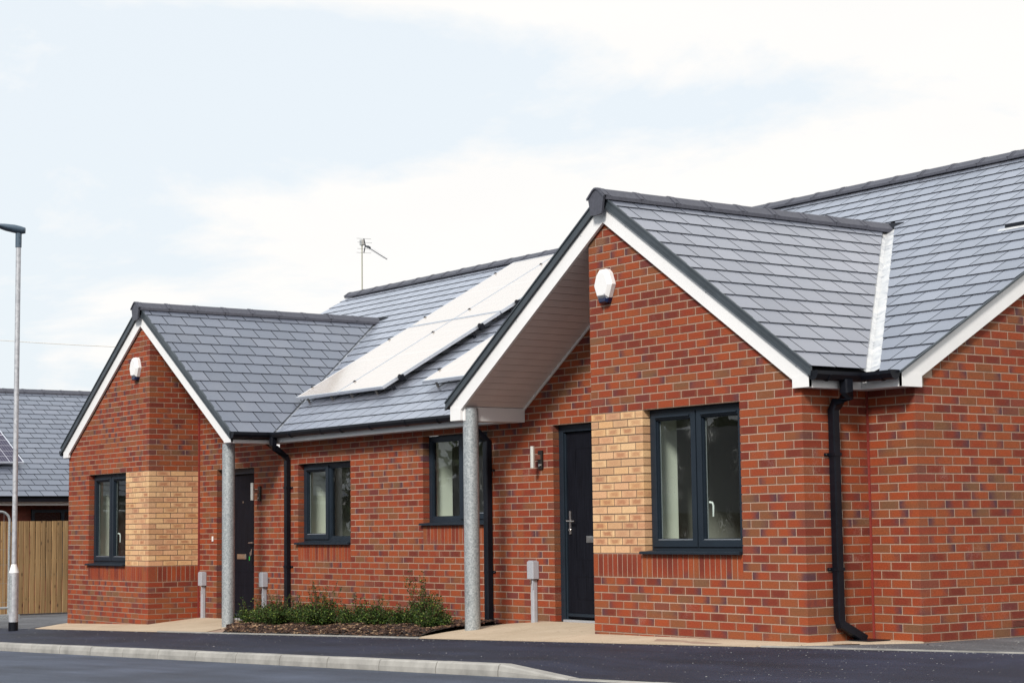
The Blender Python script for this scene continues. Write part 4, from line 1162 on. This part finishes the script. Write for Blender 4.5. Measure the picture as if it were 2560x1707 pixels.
# ================================================================== separate things
# solar panels
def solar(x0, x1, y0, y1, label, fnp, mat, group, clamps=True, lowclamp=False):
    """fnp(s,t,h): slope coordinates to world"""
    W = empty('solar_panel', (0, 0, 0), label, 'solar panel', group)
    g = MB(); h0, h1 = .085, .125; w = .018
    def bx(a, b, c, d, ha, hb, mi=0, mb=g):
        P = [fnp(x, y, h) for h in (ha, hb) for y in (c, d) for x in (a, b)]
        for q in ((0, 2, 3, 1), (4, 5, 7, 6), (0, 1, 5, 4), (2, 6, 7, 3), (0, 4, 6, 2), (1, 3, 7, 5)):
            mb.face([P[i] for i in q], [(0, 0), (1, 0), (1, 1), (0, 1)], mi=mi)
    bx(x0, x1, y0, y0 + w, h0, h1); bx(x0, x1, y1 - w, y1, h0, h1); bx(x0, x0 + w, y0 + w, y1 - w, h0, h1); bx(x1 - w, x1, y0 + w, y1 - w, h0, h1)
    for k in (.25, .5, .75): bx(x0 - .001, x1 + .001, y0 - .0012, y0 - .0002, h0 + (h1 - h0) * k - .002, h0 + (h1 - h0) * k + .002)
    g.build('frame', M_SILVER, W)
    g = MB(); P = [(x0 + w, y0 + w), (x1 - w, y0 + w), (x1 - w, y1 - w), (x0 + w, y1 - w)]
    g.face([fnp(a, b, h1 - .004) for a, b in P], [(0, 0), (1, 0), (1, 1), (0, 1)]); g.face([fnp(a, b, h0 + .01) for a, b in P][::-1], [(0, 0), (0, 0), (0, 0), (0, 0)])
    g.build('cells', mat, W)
    if clamps:
        L = y1 - y0
        for yy in (y0 + L * .14, y0 + L * .82):
            for xx in ((x0, x1) if lowclamp else (x0,)):
                mb = MB(); bx(xx - .022, xx + .022, yy - .014, yy + .014, h1 + .0005, h1 + .006, mb=mb); bx(xx - .008, xx + .008, yy - .008, yy + .008, h1 + .0065, h1 + .014, mb=mb)
                if xx == x1: bx(xx + .002, xx + .05, yy - .03, yy + .03, .055, h1, mb=mb); bx(xx + .01, xx + .04, yy - .16, yy - .13, .0, .055, mb=mb)
                mb.build('clamp', M_GUT, W)
        for xx in (x0 + .25, x1 - .25):
            mb = MB(); bx(xx - .02, xx + .02, y0 - .03, y0 + .12, .002, .008, mb=mb); bx(xx - .02, xx + .02, y0 + .02, y0 + .03, .0085, h0 - .001, mb=mb); mb.build('roof_hook', M_GREYBOX2, W)
    return W
def fmain(x, y, h): # x, plan-ish distance measured in Y
    n = Vector((0, -TM, 1)).normalized(); p = Vector((x, y, mainz(y))) + n * h; return tuple(p)
SG = 'solar panels on the middle roof slope'
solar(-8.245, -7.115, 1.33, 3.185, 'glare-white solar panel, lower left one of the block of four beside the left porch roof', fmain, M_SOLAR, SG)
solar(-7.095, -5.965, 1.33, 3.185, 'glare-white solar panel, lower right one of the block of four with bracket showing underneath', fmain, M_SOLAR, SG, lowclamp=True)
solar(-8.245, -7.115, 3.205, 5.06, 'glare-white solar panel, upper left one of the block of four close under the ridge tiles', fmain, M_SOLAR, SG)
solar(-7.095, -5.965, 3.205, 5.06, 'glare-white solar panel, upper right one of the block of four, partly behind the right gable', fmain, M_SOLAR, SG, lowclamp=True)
solar(-5.03, -3.90, 1.33, 3.185, 'glare-white solar panel on its own, right of the block of four, behind the right gable', fmain, M_SOLAR, SG)

# TV aerial behind the far end of the ridge
W = empty('tv_aerial', (-14.66, 6.2, 3.8), 'thin grey TV aerial on a mast behind the left end of the main ridge', 'aerial')
g = MB(); g.tube([(0, 0, 0), (0, 0, 2.47)], .013, 10); g.build('mast', plain('weathered_mast', (.36, .36, .30), .5, .1), W, smooth=40)
d_ = Vector((.582 * .45 + .813 * .87, .813 * .45 - .582 * .87, -.38)).normalized(); pe = Vector((.582 * .9 - .813 * .4, .813 * .9 + .582 * .4, 0)).normalized()
g = MB(); b0 = Vector((.05, 0, 2.38)); g.tube([b0, b0 + d_ * 1.15], .008, 6)
g.build('boom', M_GUT, W)
g = MB()
for i in range(9):
    c = b0 + d_ * (.30 + i * .095); L = .085 - .003 * i; g.tube([c - pe * L, c + pe * L], .0026, 4)
g.build('directors', M_SILVER, W)
g = MB(); c = b0 + d_ * .10
for sg in (1, -1):
    e1 = c - Vector((.02, .02, -.13 * sg)); g.tube([c, e1], .010, 5)
    for k in (.45, 1.): q = c + (e1 - c) * k; g.tube([q - pe * .14, q + pe * .14], .0030, 4)
g.obox(c + d_ * .14 + Vector((0, 0, .01)), d_ * .06, pe * .03, (0, 0, .012)); g.build('reflector', M_GUT, W)
g = MB(); g.obox((0, 0, 2.42), (.035, 0, 0), (0, .03, 0), (0, 0, .05)); g.build('clamp', M_STEEL, W)

# lamp post
lx, ly = -12.95, -.94; lz = gz(lx, ly)
W = empty('lamp_post', (lx, ly, lz), 'tall galvanised lamp post on the footway left of the bungalow', 'lamp post')
g = MB(); g.tube([(0, 0, -.1), (0, 0, .13)], .0722, 28); g.build('black_root_band', M_GUT, W, smooth=40)
g = MB(); g.tube([(0, 0, .1305), (0, 0, .86)], .0705, 28); base = g.build('base_column', M_LAMP, W, smooth=40)
g = MB(); pts = []
for k in range(13):
    a = R(-118 + k * 6); pts.append((math.cos(a), math.sin(a)))
for i in range(12):
    for r0, r1, z0_, z1_ in ((.0712, .0732, .28, .82),):
        a, b_ = pts[i], pts[i + 1]
        g.face([(a[0] * r1, a[1] * r1, z0_), (b_[0] * r1, b_[1] * r1, z0_), (b_[0] * r1, b_[1] * r1, z1_), (a[0] * r1, a[1] * r1, z1_)])
g.build('access_door', M_GALV, base)
g = MB(); g.tube([(0, 0, .8605), (0, 0, .99)], [.0745, .040], 28); g.build('shoulder', M_WHITE, W, smooth=40)
g = MB(); g.tube([(0, 0, .9905), (0, 0, 5.80 + .0)], .0385, 24); g.build('shaft', M_LAMP, W, smooth=40)
hd = MB(); hv = Vector((-.45, -.89, 0)).normalized(); hp = Vector((hv.y, -hv.x, 0))
g = MB(); g.tube([(0, 0, 5.80), (0, 0, 6.02)], .047, 16); g.tube([(.04, 0, 5.86), (.06, 0, 5.86)], .007, 6); g.tube([(.04, 0, 5.95), (.06, 0, 5.95)], .007, 6)
g.build('bracket', M_LAMPHEAD, W, smooth=40)
g = MB(); sec = [(-.10, .055, .030, .045), (-.03, .085, .045, .060), (.06, .10, .055, .050), (.2, .12, .050, .035), (.34, .13, .035, .0), (.50, .12, .02, -.01), (.62, .06, .01, -.005)]
prev = None
for d, w_, t_, dz in sec:
    cc_ = hv * d + Vector((0, 0, 6.085 + d * .12 - (.03 if d > .5 else 0)))
    ring = [cc_ + hp * (w_ * math.cos(q)) + Vector((0, 0, (t_ if math.sin(q) > 0 else (t_ * .4 + max(dz, 0))) * math.sin(q))) for q in [2 * math.pi * k / 14 for k in range(14)]]
    if prev:
        for k in range(14): g.face([prev[k], prev[(k + 1) % 14], ring[(k + 1) % 14], ring[k]])
    else: g.face(ring)
    prev = ring
g.face(prev[::-1]); g.build('lantern', M_LAMPHEAD, W, smooth=50)

# alarm boxes
def alarm(x, z, label):
    W = empty('alarm_box', (x, 0, z), label, 'alarm box', 'alarm boxes on the gables')
    f = lambda a, b, d: (a, d, b)
    out = [(-.05, .165), (.05, .165), (.095, .125), (.140, .01), (.062, -.165), (-.062, -.165), (-.140, .01), (-.095, .125)]
    n = len(out)
    def shell(o0, d0, o1, d1, mb, mi=0):
        for i in range(n):
            j = (i + 1) % n; mb.face([f(*o0[i], d0), f(*o0[j], d0), f(*o1[j], d1), f(*o1[i], d1)], mi=mi)
    g = MB(); a = out; b = [(p[0] * .80, p[1] * .90 + .004) for p in out]
    low = [(x_, z_) for x_, z_ in out]
    def cut(poly, lo, hi):
        q = clip(poly, 0, -1, -lo); return clip(q, 0, 1, hi)
    g.prism(cut(out, -.118, 1), f, -.050, 0); 
    top = cut(out, -.118, 1); ctr = (0, .01)
    inn = [(p[0] * .72, p[1] * .78 + .0) for p in top]
    for i in range(len(top)):
        j = (i + 1) % len(top); g.face([f(*top[i], -.0502), f(*top[j], -.0502), f(*inn[j], -.082), f(*inn[i], -.082)])
    g.face([f(*p, -.082) for p in inn])
    g.build('cover', M_WHITE, W, bevel=.004)
    bot = cut(out, -1, -.1185); g = MB(); g.prism(bot, f, -.048, 0)
    inb = [(p[0] * .72, (p[1] + .118) * .8 - .118) for p in bot]
    for i in range(len(bot)):
        j = (i + 1) % len(bot); g.face([f(*bot[i], -.0482), f(*bot[j], -.0482), f(*inb[j], -.070), f(*inb[i], -.070)])
    g.face([f(*p, -.070) for p in inb]); g.build('blue_lens', M_BLUE, W, bevel=.003)
    g = MB(); g.tube([(.055, -.066, -.085), (.055, -.084, -.085)], .008, 10); g.build('fixing_cap', M_GREYBOX, W)
alarm(.285, 3.335, 'white burglar alarm box with blue base high on the right gable')
alarm(-10.65, 3.355, 'white burglar alarm box with blue base high on the left gable')

# wall lights
def wall_light(x, z, label):
    W = empty('wall_light', (x, D, z), label, 'wall light', 'wall lights beside the doors')
    g = MB(); g.box(-.038, .038, -.022, 0, -.125, .075); g.build('back_plate', plain('dark_steel', (.05, .045, .042), .3, .2, metal=.8), W, bevel=.003)
    g = MB(); g.box(-.02, .02, -.10, -.022, -.02, .03); g.tube([(0, -.022, -.085), (0, -.035, -.085)], .014, 10); g.build('bracket', M_STEEL, W)
    g = MB(); g.tube([(0, -.12, -.115), (0, -.12, .12)], .025, 20); g.build('tube', plain('pale_satin_steel', (.78, .77, .72), .35, .05, metal=.6), W, smooth=40)
    g = MB(); g.box(-.005, .005, -.0955, -.0935, -.11, .115); g.build('seam', M_GUT, W)
wall_light(-1.90, 1.76, 'steel tube wall light on the brickwork left of the right front door')
wall_light(-8.37, 1.535, 'steel tube wall light between the left front door and the black downpipe')
# supply boxes with conduit
def box_(x, zt, label):
    zb = gz(x, D - .03)
    W = empty('cable_box', (x, D, zb), label, 'cable box', 'grey cable boxes by the doors')
    t = zt - zb
    g = MB(); g.box(-.058, .058, -.080, 0, t - .19, t); g.build('box', M_GREYBOX, W, bevel=.006)
    g = MB(); g.box(-.042, .038, -.070, -.01, t + .0005, t + .010); g.build('lid', M_GREYBOX, W)
    g = MB(); P = [(-.030, -.05), (.030, -.05), (.030, t - .1925), (.0, t - .1925), (-.030, t - .28)]
    g.prism(P, lambda a, b, d: (a, d, b), -.055, 0); g.build('conduit', M_GREYBOX, W, bevel=.010)
    g = MB(); g.box(.002, .030, -.06, -.0555, t - .30, t - .1915); g.build('conduit_neck', M_GREYBOX, W)
box_(-2.03, .640, 'small grey cable box on a conduit left of the right front door')
box_(-10.05, .425, 'small grey cable box on a conduit in the corner left of the left front door')
box_(-8.205, .440, 'small grey cable box on a conduit between left front door and downpipe')
g = MB(); g.box(-.016, .016, -.016, 0, -.036, .036); o = g.build('doorbell', M_WHITE, bevel=.003); o.location = (-9.79, D, .90)
tag(o, 'small white bell push on the brick left of the left front door', 'doorbell')
W = empty('key_bunch', (hx, hy - .0, hz - .10), 'bunch of keys with a green tag hanging in the left front door lock', 'keys')
g = MB(); g.box(-.004, .004, -.03, .006, -.01, .012); g.box(-.012, .012, -.034, -.0305, -.016, .010); g.box(-.030, -.006, -.030, -.027, -.07, -.012); g.box(-.05, -.032, -.033, -.030, -.085, -.03); g.build('keys', M_STEEL, W)
g = MB(); g.box(-.062, -.034, -.042, -.036, -.145, -.088); g.build('green_tag', M_GREEN, W, bevel=.003)

# wooden fence on the left
fx = -19.8
W = empty('wooden_fence', (fx, 0, -.56), 'close-boarded timber fence left of the bungalow, in front of the other roof', 'fence')
y = -3.0; i = 0
while y < 5.6:
    w = random.uniform(.094, .106); t = 1.78 + random.uniform(-.004, .004)
    zb = gz(fx, y) - (-.56)
    g = MB(); P = [(0, 0), (w - .003, 0), (w - .003, .009), (.004, .022), (0, .020)]
    lean = random.uniform(-.003, .003)
    g.prism([(a, b) for a, b in P], lambda a, b, d: (b + .012 + (i % 2) * 0.0 - a * .05, a + (lean if d > 1 else 0), d), zb + .02, t + .02 + 0)
    o = g.build('board', M_WOOD, W); o.location = (0, y, 0); y += w + .010; i += 1
g = MB()
for z in (.3, 1.0, 1.6): g.box(-.06, -.012, -3, 5.6, z, z + .08)
g.build('rails', M_WOOD, W)

# steel mesh barrier beside the lamp post
bx_ = -17.0
W = empty('mesh_barrier', (bx_, 0, gz(bx_, .4)), 'galvanised tube barrier with rounded corner behind the lamp post at the left edge', 'barrier')
zb = gz(bx_, .4); g = MB(); y1 = .50; zt, zl = 1.385 - zb, -.27 - zb
pts = [(0, y1, zl - .02)] + [(0, y1, zl + (zt - .16 - zl) * k / 6) for k in range(1, 7)] + [(0, y1 - .16 + .16 * math.cos(R(a)), zt - .16 + .16 * math.sin(R(a))) for a in range(10, 91, 10)] + [(0, y1 - .6, zt), (0, -2.4, zt)]
g.tube(pts, .021, 12); g.tube([(0, y1, zl + .01), (0, -2.4, zl - .0)], .021, 12); g.build('tube_frame', M_GALV, W, smooth=40)
g = MB()
for k in range(20): g.tube([(0, y1 - .10 - k * .12, zl), (0, y1 - .10 - k * .12, zt - (.04 if k == 0 else 0))], .0022, 4)
for z in (.3, .62, .94, 1.2): g.tube([(0, y1, z), (0, -2.4, z)], .0022, 4)
g.build('mesh', M_GALV, W)
g = MB(); g.obox((0, y1 - .14, .03), (.11, 0, 0), (0, .30, 0), (0, 0, .06)); g.tube([(0, y1, 0), (0, y1, zl)], .019, 8); g.build('foot', M_GALV, W)

# neighbouring bungalow
NX = -21.3
W = empty('neighbour_bungalow', (NX, 3, -.6), 'other brick bungalow with slate roof behind the timber fence at the left', 'bungalow')
ofs = Vector((NX, 3, -.6))
EZ = 1.735; NM = .515
def fn_n(s, t, d):
    c, s_ = 1 / math.hypot(1, NM), NM / math.hypot(1, NM)
    return (NX - t * c + d * s_ * -1 - ofs.x, s - ofs.y, EZ + t * s_ - d * c - ofs.z)
nroof = MB(); Ln = 4.75 * math.hypot(1, NM)
nroof.prism([(-8, 0), (9, 0), (9, Ln), (-8, Ln)], fn_n, .022, .07)
nroof.face([(-4.75, -11, EZ + 4.75 * NM + .6), (-4.75, 6, EZ + 4.75 * NM + .6), (-10, 6, EZ + .6), (-10, -11, EZ + .6)])
nr = nroof.build('roof', M_CORE, W)
sj = MB(); ns = []; rows = 21; gauge = Ln / rows
nm = None
for r in range(rows):
    s = -8 + (.15 if r % 2 else 0)
    while s < 9:
        a, b = s + .006, s + .294; s += .30; t0 = r * gauge; col = r4()
        c = Vector(fn_n((a + b) / 2, t0, 0)) + ofs; v = c - CAM; sx = v.dot(rt) / v.dot(fwd)
        if -.282 < sx < -.205:
            O = Vector(fn_n((a + b) / 2, t0, 0))
            if nm is None:
                mb = MB(); P = [(a, t0), (b, t0), (b, t0 + gauge + .012), (a, t0 + gauge + .012)]
                slate_piece(mb, lambda p, q, d: tuple(Vector(fn_n(p, q, d)) - O), P, 0, 0, t0, gauge, col); nm = mb.mesh('slate', [M_SLI, M_SLE])
            o = bpy.data.objects.new('slate', nm); COL.objects.link(o); o.color = col; o.parent = nr; o.location = O
        else: slate_piece(sj, fn_n, [(a, t0), (b, t0), (b, t0 + gauge + .012), (a, t0 + gauge + .012)], 0, 0, t0, gauge, col)
sj.build('slates', [M_SL, M_SLE], W, kind='stuff')
me = ridge_meshes('y', ang=.9)
for i in range(36):
    o = bpy.data.objects.new('ridge_tile', me); COL.objects.link(o); o.parent = nr; o.location = (-4.75, -11 + i * .45, EZ + 4.75 * NM + .035 + .6)
g = MB(); g.box(-.14, -.125, -11, 6, EZ - .175 + .6, EZ - .035 + .6); g.build('fascia', M_WHITE, W)
g = MB(); g.box(-.13, -.02, -11, 6, EZ - .100 + .6, EZ - .03 + .6); g.build('gutter', M_GUT, W)
g = MB(); g.box(-.5, -.40, -11, 6, -.1, EZ - .135 + .6); g.box(-.40, -.1401, -11, 6, EZ - .132 + .6, EZ - .12 + .6); g.build('wall', plain('neighbour_brick', (.13, .030, .018), .85, .35, 9), W)
for (a, b) in ((-3.2, -2.0), (-.3, 1.0), (1.35, 2.65)):
    g = MB(); w_ = .06
    for x0, x1, z0, z1 in ((a, b, 2.02, 2.08), (a, b, .75, .81), (a, a + w_, .81, 2.02), (b - w_, b, .81, 2.02), ((a + b) / 2 - .03, (a + b) / 2 + .03, .81, 2.02)):
        g.box(-.399, -.34, x0, x1, z0, z1)
    wf = g.build('window', M_FRAME, W)
    g = MB(); g.box(-.398, -.37, a + w_, b - w_, .81, 2.02); g.build('pane', plain('dark_glass', (.01, .012, .014), .08, .1), wf)
def fnn(x, y, h):     # x along ridge, y plan distance up
    n = Vector((NM, 0, 1)).normalized(); p = Vector((NX - y, x, EZ + NM * y)) + n * h; return tuple(p)
solar(1.10, 2.83, .98 + .2, 3.42 + .15, 'dark solar panel with white grid on the roof behind the lamp post', fnn, M_SOLAR2, 'dark solar panels on the other roof', clamps=False)

# overhead wire
W = MB(); p0 = Vector((-64, 12 - 9, 10.4)); p1 = Vector((-28, 14, 5.6))
pts = [p0 + (p1 - p0) * (k / 20) + Vector((0, 0, -.5 * math.sin(math.pi * k / 20))) for k in range(21)]
W.tube(pts, .011, 5); o = W.build('overhead_wire', plain('wire_grey', (.55, .52, .48), .6)); tag(o, 'thin overhead wire crossing the sky left of the left gable', 'wire')

# shrubs in the bed
def shrub(x, y, h, rad, nst, seed, label, tw=1.0, light=0.):
    y -= .12; rnd = random.Random(seed); z = bedz(x, y) - .01
    h *= .85; W = empty('shrub', (x, y, z), label, 'shrub', 'low evergreen shrubs in the flower bed')
    T = MB(); L = MB()
    def leaf(p, s):
        a = rnd.uniform(0, 6.3); e = rnd.uniform(-.3, 1.1)
        d = Vector((math.cos(a) * math.cos(e), math.sin(a) * math.cos(e), math.sin(e))); w = d.orthogonal().normalized(); w = (w * math.cos(a * 3) + d.cross(w) * math.sin(a * 3)) * s * .42
        tip = p + d * s * 1.5; mid = p + d * s * .75
        c = rnd.random() ** 1.3 + light; L.face([p, mid + w, tip, mid - w], col=(min(1, c), 0, 0, 1))
    for k in range(nst):
        a = rnd.uniform(0, 6.28); rr = rad * math.sqrt(rnd.random()); hh = h * rnd.uniform(.42, 1.0) * (1 - .5 * rr / rad); tall = rnd.random() < .16 * tw
        if tall: hh = h * rnd.uniform(.9, 1.25)
        p = Vector((math.cos(a) * rr * .3, math.sin(a) * rr * .3, 0)); tgt = Vector((math.cos(a) * rr, math.sin(a) * rr, hh))
        if tall: tgt += Vector((rnd.uniform(-.07, .07), rnd.uniform(-.04, .04), 0))
        n = 7; pts = []
        for i in range(n + 1):
            f = i / n; q = p + (tgt - p) * f + Vector((rnd.uniform(-.012, .012), rnd.uniform(-.012, .012), 0)) * f; q.z = hh * f ** .85; pts.append(q)
        T.tube(pts, [.0032 * (1 - .7 * i / n) for i in range(n + 1)], 4, caps=False)
        for i in range(2, n + 1):
            m_ = (6 if i < n - 1 else 5) if tall else 20
            if tall and i < 4: m_ = 12
            for _ in range(m_):
                f = rnd.random(); q = pts[i - 1] + (pts[i] - pts[i - 1]) * f; sp = .007 if tall and i > 4 else .030
                leaf(q + Vector((rnd.gauss(0, sp), rnd.gauss(0, sp), rnd.gauss(0, sp * .7))), rnd.uniform(.010, .020))
            if not tall and rnd.random() < .5:
                e = pts[i] + Vector((rnd.uniform(-.07, .07), rnd.uniform(-.07, .07), rnd.uniform(.0, .06))); T.tube([pts[i], e], [.0018, .0008], 4, caps=False)
                for _ in range(7):
                    f = rnd.random(); leaf(pts[i] + (e - pts[i]) * f + Vector((rnd.gauss(0, .008),) * 3), rnd.uniform(.006, .011))
    T.build('twigs', M_TWIG, W); L.build('foliage', M_LEAF, W)
shrub(-7.98, .62, .13, .16, 14, 1, 'smallest pale green shrub at the left end of the bed beside the left porch post', .3, .45)
shrub(-7.42, .33, .33, .26, 50, 2, 'dark green shrub nearest the foot of the left porch post', 1)
shrub(-6.98, .30, .36, .27, 52, 3, 'dark shrub in front of the foot of the left downpipe', 1)
shrub(-6.55, .22, .44, .30, 66, 4, 'dense dark shrub under the left half of the low window', 1.2)
shrub(-6.0, .30, .42, .27, 54, 5, 'twiggy dark shrub under the right half of the low window', 1.6)
shrub(-5.45, .22, .52, .30, 66, 6, 'tall spiky shrub in the middle of the bed', 1.5)
shrub(-4.85, .30, .38, .26, 50, 7, 'shrub with red-brown twigs right of the tallest middle one', 1.2)
shrub(-4.25, .25, .36, .24, 40, 8, 'thin open shrub under the right-hand window', 1.4)
shrub(-3.75, .32, .30, .22, 40, 9, 'low green shrub left of the dense one by the right porch post', 1)
shrub(-3.25, .25, .58, .26, 60, 10, 'dense upright shrub near the right porch post', 1)
shrub(-2.86, .12, .36, .20, 40, 11, 'small shrub touching the right porch post', 1.3)

# ------------------------------------------------------------------ across the road (reflections in the glass; added tree belt blocks horizon light)
def tree(x, y, h, r_, seed, label):
    rnd = random.Random(seed); z = farz(x, y); W = empty('tree', (x, y, z), label, 'tree', 'trees across the road')
    g = MB(); g.tube([(0, 0, 0), (.1, .05, h * .3), (.0, .1, h * .6)], [.22, .16, .08], 8)
    for k in range(7):
        a = k * .9; g.tube([(.05, .05, h * (.3 + .04 * k)), (math.cos(a) * r_ * .6, math.sin(a) * r_ * .6, h * (.5 + .05 * k))], [.09, .03], 6)
    g.build('trunk', M_BARK, W); g = MB()
    cl = [Vector((rnd.gauss(0, r_ * .45), rnd.gauss(0, r_ * .45), h * .62 + rnd.gauss(0, h * .17))) for _ in range(60)]
    for _ in range(6000):
        c = cl[rnd.randrange(60)] + Vector((rnd.gauss(0, r_ * .16), rnd.gauss(0, r_ * .16), rnd.gauss(0, r_ * .14)))
        a = Vector((rnd.uniform(-1, 1), rnd.uniform(-1, 1), rnd.uniform(-1, 1))).normalized(); b_ = a.orthogonal().normalized(); s = .11
        g.face([c, c + a * s + b_ * s * .5, c + a * s * 2, c + a * s - b_ * s * .5], col=(rnd.random(), 0, 0, 1))
    g.build('crown', M_TREELEAF, W)
tree(-48, -17, 6.5, 2.8, 1, 'round green tree across the road mirrored in the left window'); tree(-56, -20, 9, 3.4, 2, 'taller green tree across the road mirrored in the left window')
W = empty('opposite_house', (-24, -21, farz(-24, -21)), 'low house across the road mirrored in the window glass', 'house')
g = MB(); g.box(-10, 12, -3, 3, 0, 2.5); g.build('wall', plain('opposite_brick', (.16, .07, .05), .85, .2, 8), W)
g = MB(); g.prism([(-3.5, 2.45), (3.5, 2.45), (0, 4.7)], lambda a, b, d: (d, a, b), -10.3, 12.3); g.build('roof', M_RIDGE, W)
W = empty('opposite_fence', (-22, -16, farz(-22, -16)), 'wooden fence across the road mirrored in the right window', 'fence')
for i in range(60):
    g = MB() if i == 0 else g
    if i == 0: g.box(0, .135, 0, .02, 0, 1.7); bm0 = g.mesh('board', M_WOOD)
    o = bpy.data.objects.new('board', bm0); COL.objects.link(o); o.parent = W; o.location = (-2 + i * .14, 0, 0)

g = MB()  # unseen tree belt, added to cut low sky light and deepen eaves shade
for _ in range(9000):
    x = random.uniform(-70, 60); y = -30 - abs(random.gauss(0, 3)); h_ = 7.5 + 2.5 * math.sin(x * .31) + 1.5 * math.sin(x * .9)
    c = Vector((x, y, farz(x, y) + random.uniform(0, 1) ** .8 * h_))
    a = Vector((random.uniform(-1, 1), random.uniform(-1, 1), random.uniform(-1, 1))).normalized(); b_ = a.orthogonal().normalized(); q = random.uniform(.35, .6)
    g.face([c, c + a * q + b_ * q * .6, c + a * q * 2, c + a * q - b_ * q * .6], col=(random.random() * .5, 0, 0, 1))
g.build('horizon_blocker_trees', M_TREELEAF, kind='stuff')
